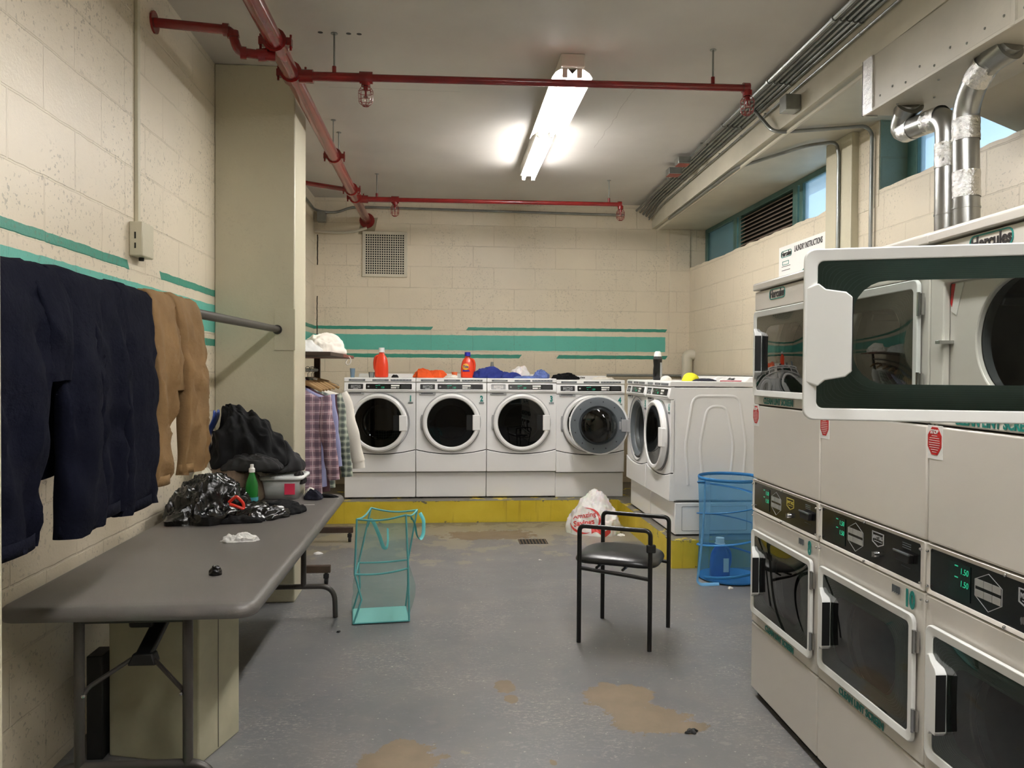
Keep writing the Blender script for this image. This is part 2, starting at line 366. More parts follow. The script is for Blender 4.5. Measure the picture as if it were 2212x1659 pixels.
def fillet(pts, r, n=5):
    pts = [Vector(p) for p in pts]; out = [pts[0]]
    for i in range(1, len(pts)-1):
        a, b, c = pts[i-1], pts[i], pts[i+1]; d1 = (a-b); d2 = (c-b); rr = min(r, d1.length*.49, d2.length*.49)
        p = b + d1.normalized()*rr; q = b + d2.normalized()*rr
        for k in range(n+1):
            t = k/n; out.append((1-t)**2*p + 2*t*(1-t)*b + t*t*q)
    return out + [pts[-1]]
def rrect(x0, x1, z0, z1, r, n=4):
    out = []
    for cx, cz, a in ((x1-r, z0+r, -pi/2), (x1-r, z1-r, 0), (x0+r, z1-r, pi/2), (x0+r, z0+r, pi)):
        for k in range(n+1): out.append((cx + r*cos(a + pi/2*k/n), cz + r*sin(a + pi/2*k/n)))
    return out
def circ_for(outer, cx, cz, r):
    return [(cx + r*(p[0]-cx)/math.hypot(p[0]-cx, p[1]-cz), cz + r*(p[1]-cz)/math.hypot(p[0]-cx, p[1]-cz)) for p in outer]
def subdiv(loop, m):
    out = []
    for i, p in enumerate(loop):
        q = loop[(i+1) % len(loop)]
        for k in range(m): out.append((p[0]+(q[0]-p[0])*k/m, p[1]+(q[1]-p[1])*k/m))
    return out
def text(s, size, mat, parent, loc, name='lettering', rot=(pi/2, 0, 0), sx=1., ext=.0006, bold=0., shear=0., align='CENTER'):
    cu = bpy.data.curves.new(name, 'FONT'); cu.body = s; cu.size = size; cu.align_x = align; cu.align_y = 'CENTER'
    cu.extrude = ext; cu.offset = bold; cu.shear = shear; cu.resolution_u = 3
    t = bpy.data.objects.new('t', cu); C.objects.link(t)
    me = bpy.data.meshes.new_from_object(t); bpy.data.objects.remove(t); bpy.data.curves.remove(cu)
    me.name = name; me.materials.clear(); me.materials.append(mat)
    for v in me.vertices: v.co.x *= sx
    o = bpy.data.objects.new(name, me); C.objects.link(o); o.parent = parent; o.location = loc; o.rotation_euler = rot
    return o
def fold(p, seed, sc, oct=4):
    an = seed*1.7; p = (p[0]*cos(an)+p[1]*sin(an), (-p[0]*sin(an)+p[1]*cos(an))*.42, p[2]*.8)
    """ridged, warped noise in 0..1 for cloth creases"""
    q = Vector(p)*sc + Vector((seed*7.3, seed*3.1, seed*1.7)); q = q + Vector((noise.noise(q*.7), noise.noise(q*.7+Vector((9,2,4))), noise.noise(q*.7+Vector((3,8,1)))))*.9
    s = 0; a = .5
    for i in range(oct):
        s += a*(1-abs(noise.noise(q))*2.2); a *= .5; q = q*2.03
    return s
def heap(cx, cy, cz, rx, ry, h, seed, amp=.02, sc=8., nr=26, na=84, peak=(0, 0), pw=2.2, irr=.18, oct=4, rot=0., droop=None):
    """a crumpled cloth or bag lying on a surface: closed mound with irregular outline and creases"""
    mb = MB(); vs = []
    for j in range(nr+1):
        t = j/nr
        for i in range(na):
            a = 2*pi*i/na
            ir = 1 + irr*noise.noise(Vector((cos(a)*1.3+seed, sin(a)*1.3, seed*2.))) * 1.6 + irr*.5*noise.noise(Vector((cos(a)*4+seed, sin(a)*4, 5.)))
            rr = min(1., t*1.12); bot = t > .893
            x = rx*ir*rr*cos(a); y = ry*ir*rr*sin(a)
            if bot: x *= 1-.10*(t-.893)/.107*2; y *= 1-.10*(t-.893)/.107*2
            x += peak[0]*(1-rr)**1.2; y += peak[1]*(1-rr)**1.2
            z = h*max(0., 1-rr**pw)**(.62) if not bot else 0
            p = Vector((x, y, z)); f = fold((x, y, z*1.2), seed, sc, oct) - .45
            nn = Vector((x/rx*.8, y/ry*.8, .35+z/h)); nn.normalize()
            k = min(1., (1-rr)*6+.35) * (0 if bot else 1)
            p = p + nn*f*amp*2*k; p.z = max(.0, p.z)
            if droop: p = droop(p)
            c, s_ = cos(rot), sin(rot)
            vs.append((cx + p.x*c - p.y*s_, cy + p.x*s_ + p.y*c, cz + p.z))
    fs = []
    for j in range(nr):
        for i in range(na):
            k = (i+1) % na; fs.append((j*na+i, j*na+k, (j+1)*na+k, (j+1)*na+i))
    fs.append(tuple(nr*na+i for i in range(na)))
    return mb.add(vs, fs)

# ------------------------------------------------------------------ room shell
struct(MB().box(XL-.2, 3.4, YN, YB+.2, -.12, 0).build('floor', M_floor, smooth=False))
struct(MB().box(XL-.2, 3.4, YN, YB+.2, CEIL, CEIL+.12).build('ceiling', M_ceil, smooth=False))
struct(MB().box(XL-.2, XL, YN, YB+.2, 0, CEIL).build('wall_left', M_wl, smooth=False))
# back wall: with a jog forward at the right end
struct(MB().box(XL, 3.3, YB, YB+.2, 0, CEIL).box(2.60, XR, YB-.03, YB, 0, SOF).build('wall_back', M_wb, smooth=False))
struct(MB().box(XL-.2, 3.4, YN-.15, YN, 0, CEIL).build('wall_front', pm('dark_end_wall', (104, 98, 86), .6), smooth=False))
random.seed(5)
def rough_sill(y0, y1, z, n=70):     # ragged top edge of the blockwork
    return [(y0+(y1-y0)*i/n, z + noise.noise(Vector((i*.35, z, 3.)))*.016 + noise.noise(Vector((i*1.3, 2, 3.)))*.006) for i in range(n+1)]
rs = rough_sill(YN, YB, 2.712, 200)
mb = MB(); mb.prism([(YN, 0)] + [(YB, 0)] + rs[::-1], XR, XR+.30, 'yz')
struct(mb.build('wall_right', M_wr, smooth=False))
struct(MB().box(XR-.003, XR+.298, 4.85, 5.10, 2.60, SOF).build('trim_5', M_wr, smooth=False))
struct(MB().box(XR-.055, XR+.30, 5.10, 5.46, 0, SOF).build('trim_1', M_col, bevel=.006, smooth=False))       # pilaster between the windows
struct(MB().box(XR+.004, XR+.22, 4.843, 4.855, 2.6, SOF).build('trim_2', M_cold, smooth=False))               # green reveal
struct(MB().box(XL, -.96, 5.04, 5.425, 0, CEIL).build('trim_3', M_col, bevel=.008))                        # left column
struct(MB().box(XL, -.957, 1.25, 1.76, 0, CEIL).build('trim_4', M_col, bevel=.008))                        # near pier
# downstand beam and soffit over the windows, slightly out of square
def bx(y): return 2.113 + (y+0.0)*.0317
struct(MB().hexa([(bx(YN), YN, SOF), (3.4, YN, SOF), (3.4, YB, SOF), (bx(YB), YB, SOF)], [(bx(YN), YN, CEIL), (3.4, YN, CEIL), (3.4, YB, CEIL), (bx(YB), YB, CEIL)]).build('ceiling_beam', M_beam, smooth=False))
# kerb (block plinth under the washers)
o = MB().box(XL, 3., 7.60, YB, 0, .215).box(1.735, XR, 5.72, 7.60, 0, .215).build('washer_plinth', M_kerb, smooth=False)
struct(o)

# windows
def window(name, y0, y1, posts, panes, louver=None):
    w = MB(); x0, x1 = 3.03, 3.09
    w.box(x0, x1, y0, y1, 3.115, SOF); w.box(x0, x1, y0, y1, 2.66, 2.70)
    for a, b in posts: w.box(x0, x1, a, b, 2.66, 3.13)
    root = struct(w.build(name, M_wframe, bevel=.006))
    for a, b, m in panes:
        MB().box(3.055, 3.062, a, b, 2.68, 3.13).build('pane', m, root)
    if louver:
        a, b = louver; l = MB(); n = 11
        for i in range(n):
            z = 2.69 + (3.115-2.69)*(i+.5)/n
            l.hexa([(3.03, a, z-.026), (3.075, a, z+.004), (3.075, b, z+.004), (3.03, b, z-.026)], [(3.03, a, z-.018), (3.075, a, z+.012), (3.075, b, z+.012), (3.03, b, z-.018)])
        l.build('louver', M_louv, root, smooth=False)
        MB().box(3.08, 3.086, a, b, 2.66, 3.13).build('louver_backing', M_dark, root, smooth=False)
    return root
window('window_1', 5.44, YB, [(5.44, 5.50), (6.34, 6.40), (6.44, 6.53), (7.72, 7.78), (7.82, 7.92), (8.72, 8.8)], [(5.5, 6.34, M_wglass), (7.92, 8.72, M_wglassd)], (6.53, 7.72))
window('window_2', 0., 4.86, [(4.74, 4.86), (3.0, 3.08), (1.4, 1.48), (0, .06)], [(3.08, 4.74, M_wglass), (1.48, 3.0, M_wglass), (.06, 1.4, M_wglass)])
# outside wall light well closing the gap above the blockwork at the near end
struct(MB().box(3.03, 3.10, YN, 0., 2.6, SOF).build('wall_upper', M_wr, smooth=False))
# white painted runs under the beam
t = tag(MB().tube([(bx(8.7)+.05, 8.74, SOF-.022), (bx(4.0)+.05, 4.0, SOF-.022)], .014, 8).build('painted_conduit', M_beam), 'cream painted conduit running along the underside edge of the ceiling beam', 'conduit')
# ------------------------------------------------------------------ ventilation grille on the back wall
v = thing('vent_grille', (-.68, YB, 2.81), 'square white ventilation grille high on the back wall', 'vent')
mb = MB(); mb.ring([(-.25, -.255), (.25, -.255), (.25, .255), (-.25, .255)], [(-.218, -.225), (.218, -.225), (.218, .225), (-.218, .225)], -.02, -.0)
mb.build('frame', M_beam, v, bevel=.003)
mb = MB()
for i in range(18):
    q = -.218 + .436*i/17; mb.box(q-.0045, q+.0045, -.014, -.008, -.225, .225)
    q = -.225 + .45*i/17; mb.box(-.218, .218, -.015, -.009, q-.0045, q+.0045)
mb.build('grid', M_beam, v, smooth=False)
MB().box(-.22, .22, -.004, -.001, -.226, .226).build('dark_opening', M_dark, v, smooth=False)
# ------------------------------------------------------------------ fluorescent fixtures
M_tem2 = M_tem.copy(); M_tem2.name = 'dimmer_tube'; M_tem2.node_tree.nodes['Principled BSDF'].inputs['Emission Strength'].default_value = TUBE_POWER*.52
def fixture(y0, y1, reflector, label):
    r = thing('fluorescent_fixture', (.77, y0, CEIL), label, 'light fixture', 'fluorescent lights on the ceiling')
    L = y1-y0
    TZ_ = -.112 if reflector else -.130
    MB().box(-.074, .074, 0, L, -.078 if reflector else -.104, 0).build('housing', M_fixt, r, bevel=.006)
    if reflector:
        s = MB()
        for sx in (-1, 1):
            pr = [(0, -.112), (.03, -.078), (.055, -.078), (.075, -.085), (.105, -.105), (.125, -.135)]
            s.grid(lambda u, v, pr=pr, sx=sx: (sx*pr[round(v*5)][0], .03 + u*(L-.02), pr[round(v*5)][1]), 2, 6)
        s.build('reflector', pm('white_reflector', (245, 243, 238), .4), r, solid=.003, smooth=False)
    for sx in (-1, 1):
        MB().tube([(sx*.045, .05, TZ_), (sx*.045, L-.05, TZ_)], .0155, 12).build('tube', M_tem if reflector else M_tem2, r)
        for yy in (.03, L-.045):
            MB().box(sx*.045-.016, sx*.045+.016, yy, yy+.018, TZ_-.02, -.07).build('lampholder', M_fixt, r, bevel=.003)
    return r
fixture(4.66, 5.95, True, 'near ceiling light with a winged white reflector and two lit tubes')
fixture(5.97, 7.22, False, 'bare tube strip light continuing behind the reflector light')
fixture(1.0, 2.25, True, 'ceiling strip light over the aisle behind the camera position, nearer one')
fixture(-.9, .35, True, 'ceiling strip light furthest from the washers, behind the camera position')

# ------------------------------------------------------------------ red sprinkler pipes
def coupling(mb, p, d, r):
    p = Vector(p); d = Vector(d).normalized()
    mb.tube([p-d*.035, p+d*.035], r*1.38, 14)
    s = d.cross(Vector((0,0,1)));
    if s.length < .1: s = Vector((1,0,0))
    s.normalize()
    for k in (-1, 1):
        mb.box(p.x+s.x*k*r*1.5-.016, p.x+s.x*k*r*1.5+.016, p.y+s.y*k*r*1.5-.02, p.y+s.y*k*r*1.5+.02, p.z-.02, p.z+.02)
        mb.tube([p+s*k*r*1.7-Vector((0,0,.04)), p+s*k*r*1.7+Vector((0,0,.04))], .007, 6)
PX, PZ, PR = -.88, 3.195, .045
mp = thing('sprinkler_main_pipe', (PX, 2.9, PZ), 'thick glossy red sprinkler main running to the back wall', 'pipe')
MB().tube([(PX, -1.5, PZ), (PX, YB+.02, PZ-.01)], PR, 18).build('pipe', M_red, mp, w=True)
for yy in (4.10, 4.524, 6.23, 7.36, 7.682):
    mb = MB(); coupling(mb, (PX, yy, PZ), (0,1,0), PR); mb.build('coupling', M_red, mp, w=True)
MB().lathe([(.045, 0), (.085, 0), (.085, -.012), (.045, -.012)], (PX, YB-.001, PZ-.01), 'y', 20).build('wall_flange', M_red, mp, w=True)
for yy in (6.08, 6.39):
    mb = MB(); mb.tube([(PX+.012, yy, PZ+.04), (PX+.012, yy, CEIL)], .005, 6); mb.lathe([(.0, -.004), (.02, -.004), (.02, 0)], (PX+.012, yy, CEIL), 'z', 10); mb.build('hanger_rod', M_steel, mp, w=True)
def sprinkler(par, x, y, z):
    mb = MB(); mb.tube([(x, y, z-.01), (x, y, z-.045)], .014, 10); mb.tube([(x, y, z-.045), (x, y, z-.075)], .006, 8); mb.lathe([(0, 0), (.014, 0), (.014, -.003), (0, -.003)], (x, y, z-.078), 'z', 12)
    mb.build('sprinkler_head', M_chrome if False else M_red, par, w=True)
    c = MB(); R = .042
    for k in range(8):
        a = pi*2*k/8; c.tube(fillet([(x+R*.7*cos(a), y+R*.7*sin(a), z-.03), (x+R*cos(a), y+R*sin(a), z-.045), (x+R*.92*cos(a), y+R*.92*sin(a), z-.115), (x+R*.35*cos(a), y+R*.35*sin(a), z-.132), (x, y, z-.132)], .01, 2), .0018, 5)
    for rr, zz in ((R*.72, z-.03), (R, z-.055), (R*.94, z-.1), (R*.45, z-.131)):
        c.tube([(x+rr*cos(2*pi*k/20), y+rr*sin(2*pi*k/20), zz) for k in range(20)], .0018, 5, closed=True)
    c.build('wire_cage', M_red, par, w=True)
def branch(y, x1, z1, hx, sx, label, r=.027):
    b = thing('sprinkler_branch_pipe', (PX, y, PZ), label, 'pipe', 'sprinkler branch pipes crossing the ceiling')
    z0 = PZ-.012; zz = lambda x: z0 + (z1-z0)*(x-PX)/(x1-PX)
    mb = MB(); sw = sx[0]
    mb.tube([(PX+PR, y, z0), (PX+.12, y, z0), (PX+.121, y, z0)], r*1.45, 14); mb.tube([(PX+.1, y, zz(PX+.1)), (sw, y, zz(sw))], r, 14)
    mb.tube(fillet([(sw, y, zz(sw)), (x1, y, z1), (x1, y, z1-.05)], .03), r*.8, 14); mb.tube([(x1-.03, y, z1), (x1+.01, y, z1)], r*1.15, 12); mb.tube([(x1, y, z1-.015), (x1, y, z1-.05)], r*1.05, 12)
    mb.build('pipe', M_red, b, w=True)
    f = MB(); f.tube([(sw-.035, y, zz(sw)), (sw+.04, y, zz(sw))], r*1.3, 14); f.tube([(sw, y, zz(sw)), (sw, y, zz(sw)-.05)], r*1.0, 12); f.build('tee_fitting', M_red, b, w=True)
    for h in hx:
        mb = MB(); mb.tube([(h, y, zz(h)+.02), (h, y, zz(h)+.06)], .012, 8); mb.build('clevis', M_red, b, w=True)
        mb = MB(); mb.tube([(h, y, zz(h)+.05), (h, y, CEIL)], .0055, 6); mb.lathe([(0, -.004), (.02, -.004), (.02, 0)], (h, y, CEIL), 'z', 10); mb.build('hanger_rod', M_steel, b, w=True)
    sprinkler(b, sw, y, zz(sw)-.03); sprinkler(b, x1, y, z1-.03)
branch(4.524, 1.81, 3.215, (-.642, 1.595), (-.462,), 'red sprinkler branch crossing in front of the near ceiling light')
branch(7.69, 1.765, 3.195, (-.675, 1.645), (-.498,), 'red sprinkler branch crossing close to the back wall')
b = thing('sprinkler_offset_pipe', (XL, 4.1, 3.2), 'short red pipe jogging down from the left wall to the sprinkler main', 'pipe')
mb = MB(); mb.tube(fillet([(XL, 4.02, 3.235), (-1.09, 4.05, 3.225), (-1.06, 4.07, 3.125), (-.88, 4.10, 3.12)], .035), .024, 12)
for p, q in (((-1.13, 4.047, 3.226), (-1.10, 4.05, 3.226)), ((-1.05, 4.07, 3.122), (-1.02, 4.075, 3.122)), ((-.97, 4.09, 3.12), (-.92, 4.1, 3.13))): mb.tube([p, q], .032, 12)
mb.tube([(-1.085, 4.052, 3.22), (-1.08, 4.055, 3.19)], .031, 12); mb.build('pipe', M_red, b, w=True)
MB().lathe([(.02, 0), (.055, 0), (.055, .01), (.02, .01)], (XL, 4.02, 3.235), 'x', 16).build('wall_flange', M_red, b, w=True)
tag(MB().tube([(XL, 7.36, 3.27), (PX, 7.36, 3.19)], .022, 12).build('sprinkler_stub_pipe', M_red), 'short red pipe from behind the left column to the sprinkler main', 'pipe')
# ------------------------------------------------------------------ conduits along the ceiling beside the beam
def cx_(y, o): return bx(y) + o
specs = [(-.165, .014, 3.405, 'bright metal conduit furthest from the beam, along the ceiling'), (-.125, .010, 3.40, 'thin metal conduit second from the ceiling side'), (-.085, .014, 3.405, 'metal conduit in the middle of the ceiling run'),
         (-.052, .013, 3.40, 'dark metal conduit nearer the beam in the ceiling run'), (-.018, .012, 3.395, 'metal conduit pressed into the corner of the beam'), (-.02, .007, 3.33, 'thin wire run clipped to the face of the beam')]
for i, (o, r, z, lab) in enumerate(specs):
    ys = [YN+.05, 2, 4, 5.5, 7, 8.2]
    pts = [(cx_(y, o), y, z) for y in ys] + [(cx_(8.55, o), 8.55, z-.02), (cx_(8.74, o)-.03, 8.74, 3.36-.02*i)]
    mb = MB(); mb.tube(fillet(pts, .12, 4), r, 8)
    for y in (3.2, 4.0, 4.9, 5.8, 7.4): mb.tube([(cx_(y, o), y-.012, z), (cx_(y, o), y+.012, z)], r*1.35, 8); 
    for y in (3.6, 5.3, 6.3): mb.box(cx_(y, o)-r*2.2, cx_(y, o)+r*2.2, y-.01, y+.01, z+r*.4, z+r*.9)
    tag(mb.build('conduit', M_steel), lab, 'conduit', 'metal conduits along the ceiling')
def jbox(name, x, y, z, sx, sy, sz, lab, red=False):
    t = thing(name, (x, y, z), lab, 'junction box')
    MB().box(-sx/2, sx/2, -sy/2, sy/2, -sz/2, sz/2).build('box', M_steel, t, bevel=.004)
    if red: MB().box(-sx/2+.005, sx/2-.005, -sy/2+.005, sy/2-.005, -sz/2-.004, -sz/2).build('cover', pm('red_box_cover', (150, 70, 60), .5), t)
    return t
jbox('junction_box', 2.10, 6.72, 3.375, .11, .12, .06, 'square metal junction box with a red cover nearer the camera', True)
jbox('junction_box', 2.11, 7.02, 3.36, .12, .12, .06, 'square metal junction box with a red cover nearer the back wall', True)
jbox('junction_box', 2.213, 4.82, 3.235, .10, .10, .10, 'grey metal junction box fixed to the beam by the curved conduit')
tag(MB().tube(fillet([(2.22, 5.42, 3.395), (2.225, 5.30, 3.30), (2.235, 5.12, 3.145), (2.78, 4.92, 3.145), (2.815, 4.90, 3.10), (2.815, 4.90, 1.6)], .09, 6), .0125, 10).build('curved_conduit', M_steel), 'bent metal conduit dropping down the right wall beside the pilaster', 'conduit')
tag(MB().tube(fillet([(bx(8.1)+.02, 8.1, 3.145), (bx(6)+.03, 6.0, 3.145), (2.60, 5.35, 3.14), (2.76, 5.26, 3.14), (2.772, 5.25, 3.05), (2.772, 5.25, 1.6)], .12, 6), .0125, 10).build('curved_conduit', M_steel), 'metal conduit along the beam edge that drops down the pilaster', 'conduit')
# conduits and pipe in the back left corner
tag(MB().tube(fillet([(XL+.02, 6.4, 3.29), (XL+.02, 8.66, 3.27), (XL+.12, 8.76, 3.26), (-1.2, 8.77, 3.265), (-1.05, 8.77, 3.33), (-.75, 8.77, 3.33), (2.06, 8.77, 3.31)], .1, 5), .014, 8).build('corner_conduit', M_steel), 'bent metal conduit high in the back left corner', 'conduit')
jbox('junction_box', -1.37, 8.72, 3.2, .09, .10, .11, 'dark junction box high in the back left corner')
tag(MB().tube(fillet([(XL+.01, 8.76, 3.045), (-1.15, 8.77, 3.04), (-1.0, 8.775, 3.06), (-.88, 8.775, 3.10)], .1, 5), .016, 8).build('painted_pipe', M_beam), 'cream painted pipe curving up to the main where it enters the wall', 'pipe')
# ------------------------------------------------------------------ exhaust duct with the two dryer pipes
d = thing('exhaust_duct', (2.42, 3.9, 2.88), 'white sheet metal exhaust duct hung under the beam at the right', 'duct')
MB().box(2.225, 2.62, -1.2, 3.95, 2.88, SOF-.002).build('duct_body', M_duct, d, w=True, bevel=.004, smooth=False)
mb = MB(); mb.box(2.215, 2.225, 3.86, 3.956, 2.872, SOF-.003); mb.box(2.215, 2.30, 3.95, 3.957, 2.872, SOF-.003); mb.build('foil_tape', M_foil, d, w=True)
mb = MB()
for y in (2.86, 1.9, .9): mb.box(2.212, 2.226, y-.012, y+.012, 2.87, SOF-.002)
mb.box(2.214, 2.232, -1.2, 3.85, 2.868, 2.884); mb.build('seam', M_duct, d, w=True, bevel=.002)
mb = MB()
for k in range(26):
    y = 3.8 - k*.11; mb.ball((2.2245, y, 2.93+.02*sin(k*9)), .006, 8); mb.ball((2.30+.25*(k % 3)/2, y-.03, 2.879), .006, 8)
mb.build('screw', M_steel, d, w=True)
MB().hexa([(2.62, -1.2, 2.885), (3.02, -1.2, 2.74), (3.02, 3.78, 2.74), (2.62, 3.78, 2.885)], [(2.62, -1.2, 2.90), (3.02, -1.2, 2.755), (3.02, 3.78, 2.755), (2.62, 3.78, 2.90)]).build('sloping_panel', M_duct, d, w=True, smooth=False)
def flue(name, label, pts, collar, tapes, r=.056):
    t = thing(name, (pts[0][0], pts[0][1], pts[0][2]), label, 'exhaust pipe', 'dryer exhaust pipes')
    path = fillet(pts, .10, 7); MB().tube(path, r, 28).build('pipe', M_alum, t, w=True, ang=60)
    mb = MB(); mb.tube(collar, [r*1.05, r*1.25], 24); mb.build('collar', M_alum, t, w=True)
    for a, b in tapes:
        a = Vector(a); b = Vector(b); n = 10
        mb = MB(); 
        d_ = (b-a).normalized(); e1 = d_.orthogonal().normalized(); e2 = d_.cross(e1)
        mb.grid(lambda u, v: a + (b-a)*v + (e1*cos(2*pi*u)+e2*sin(2*pi*u))*(r*1.03 + .003*noise.noise(Vector((u*22, v*7, a.z*9)))) , 48, n, cu=True)
        mb.build('foil_tape', M_foil, t, w=True, ang=80)
    rg = MB()
    for k in (0.33, .52):
        p = Vector(pts[0])*(1-k) + Vector(pts[1])*k; rg.tube([p-Vector((0,0,.004)), p+Vector((0,0,.004))], r*1.05, 24)
    rg.build('joint_ring', M_alum, t, w=True); return t
flue('exhaust_pipe', 'near silver exhaust pipe rising behind the dryers and elbowing into the duct', [(2.36, 3.30, 1.75), (2.36, 3.335, 2.72), (2.34, 3.22, 2.83), (2.36, 3.05, 2.90)], [(2.345, 3.15, 2.86), (2.36, 3.06, 2.885)],
     [((2.36, 3.318, 2.30), (2.36, 3.323, 2.42)), ((2.36, 3.327, 2.56), (2.36, 3.331, 2.66)), ((2.345, 3.25, 2.80), (2.342, 3.17, 2.855))])
flue('exhaust_pipe', 'far silver exhaust pipe bending left below the duct', [(2.43, 3.55, 1.75), (2.43, 3.56, 2.76), (2.40, 3.92, 2.775), (2.38, 3.80, 2.90)], [(2.385, 3.84, 2.86), (2.38, 3.79, 2.89)],
     [((2.43, 3.558, 2.50), (2.43, 3.56, 2.62)), ((2.427, 3.60, 2.762), (2.42, 3.70, 2.767)), ((2.41, 3.80, 2.77), (2.405, 3.87, 2.773))])
# thick cream waste pipe in the back right corner and thin supply line
tag(MB().tube(fillet([(2.77, 8.62, .22), (2.77, 8.62, 1.70), (XR+.02, 8.60, 1.70)], .08, 8), .062, 20).build('waste_pipe', M_beam), 'thick cream painted pipe with an elbow in the back right corner', 'pipe')
tag(MB().tube(fillet([(1.86, 8.74, 1.46), (2.74, 8.74, 1.46), (2.80, 8.68, 1.46), (2.80, 5.2, 1.46)], .03, 4), .015, 10).build('supply_pipe', M_steel), 'thin grey supply pipe running low behind the washers to the right corner', 'pipe')
# ------------------------------------------------------------------ left wall fittings
t = thing('wall_sensor_box', (XL, 3.8, 2.1), 'beige surface box with slots at the end of the vertical raceway', 'electrical box')
MB().box(0, .062, -.09, .05, -.075, .085).build('housing', M_col, t, bevel=.006)
mb = MB(); mb.box(.026, .032, -.092, -.089, .005, .035); mb.box(.026, .032, -.092, -.089, -.04, -.015); mb.build('slot', M_dark, t, smooth=False)
MB().tube([(.03, -.02, -.075), (.03, -.02, -.09)], .012, 10).build('knob', M_dark, t)
tag(MB().box(XL, XL+.018, 3.775, 3.805, 2.18, CEIL-.005).build('raceway', M_col, bevel=.003), 'narrow beige raceway running up the left wall from the sensor box', 'raceway')
p = thing('drying_rod', (-1.067, 1.76, 1.765), 'grey metal drying rod between the near pier and the left column', 'rod')
MB().tube([(0, 0, -.043), (0, 3.285, -.006)], .0215, 16).build('rod', M_leg, p)
MB().box(-.02-.0, .11, 3.272, 3.2795, -.14, .125).build('mounting_plate', M_col, p, bevel=.001)
MB().lathe([(.022, 0), (.03, 0), (.03, -.012), (.022, -.012)], (0, 3.272, -.008), 'y', 18).build('socket', M_leg, p)
n = thing('paper_notice', (XL, 4.8, 1.24), 'white paper notice with a dark photo taped low on the left wall', 'notice')
MB().box(.001, .004, -.09, .09, -.10, .15).build('sheet', M_paper, n, smooth=False)
MB().box(.004, .0055, -.07, .07, -.085, .02).build('photo', M_photo, n, smooth=False)
mb = MB()
for k in range(6): mb.box(.004, .0048, -.06, .03+.03*sin(k*5), .125-k*.015, .127-k*.015)
mb.build('text_lines', M_ink, n, smooth=False)
# poster on the right wall
R90 = (pi/2, 0, -pi/2)
ps = thing('instruction_poster', (XR, 5.95, 2.30), 'white laundry instructions poster on the right wall below the louver', 'poster')
MB().box(-.006, -.001, -.40, .40, -.42, .262).build('sheet', M_paper, ps, smooth=False)
def logo(par, x, y, z, w, mt_back, rot=(pi/2, 0, 0), ax='x'):
    """dark heavy word in a rounded teal outline; x is along the panel"""
    h = w*.28
    o = rrect(-w/2, w/2, -h/2, h/2, h*.42); i = rrect(-w/2+h*.09, w/2-h*.09, -h/2+h*.09, h/2-h*.09, h*.34)
    e = MB().ring(o, i, -.0014, 0).build('logo_outline', M_teal, par); e.location = (x, y, z); e.rotation_euler = (0, 0, rot[2])
    t = text('Hercules', h*1.02, M_ink, par, (x, y, z), 'logo_lettering', rot, sx=.90, ext=.0012, bold=h*.028); return t
logo(ps, -.008, .255, .195, .20, None, R90)
text('LAUNDRY INSTRUCTIONS', .066, M_ink, ps, (-.007, -.125, .208), 'heading', R90, sx=.60, bold=.0012)
mb = MB(); 
for k in range(13):
    if k % 3 == 2: continue
    mb.box(-.0075, -.0065, .34, .18+.03*sin(k*3), .09-k*.032, .094-k*.032)
mb.build('text_lines', M_ink, ps, smooth=False)
MB().ring(rrect(-.06, .06, -.016, .016, .004), rrect(-.055, .055, -.012, .012, .003), -.008, -.0065).xf(Matrix.Rotation(-pi/2, 4, 'Z')).build('heading_box', M_teal, ps).location = (0, .27, .12)
MB().lathe([(0, -.007), (.2, -.007), (.2, -.008), (0, -.008)], (0, -.12, -.16), 'x', 40).build('teal_disc', M_teal, ps)

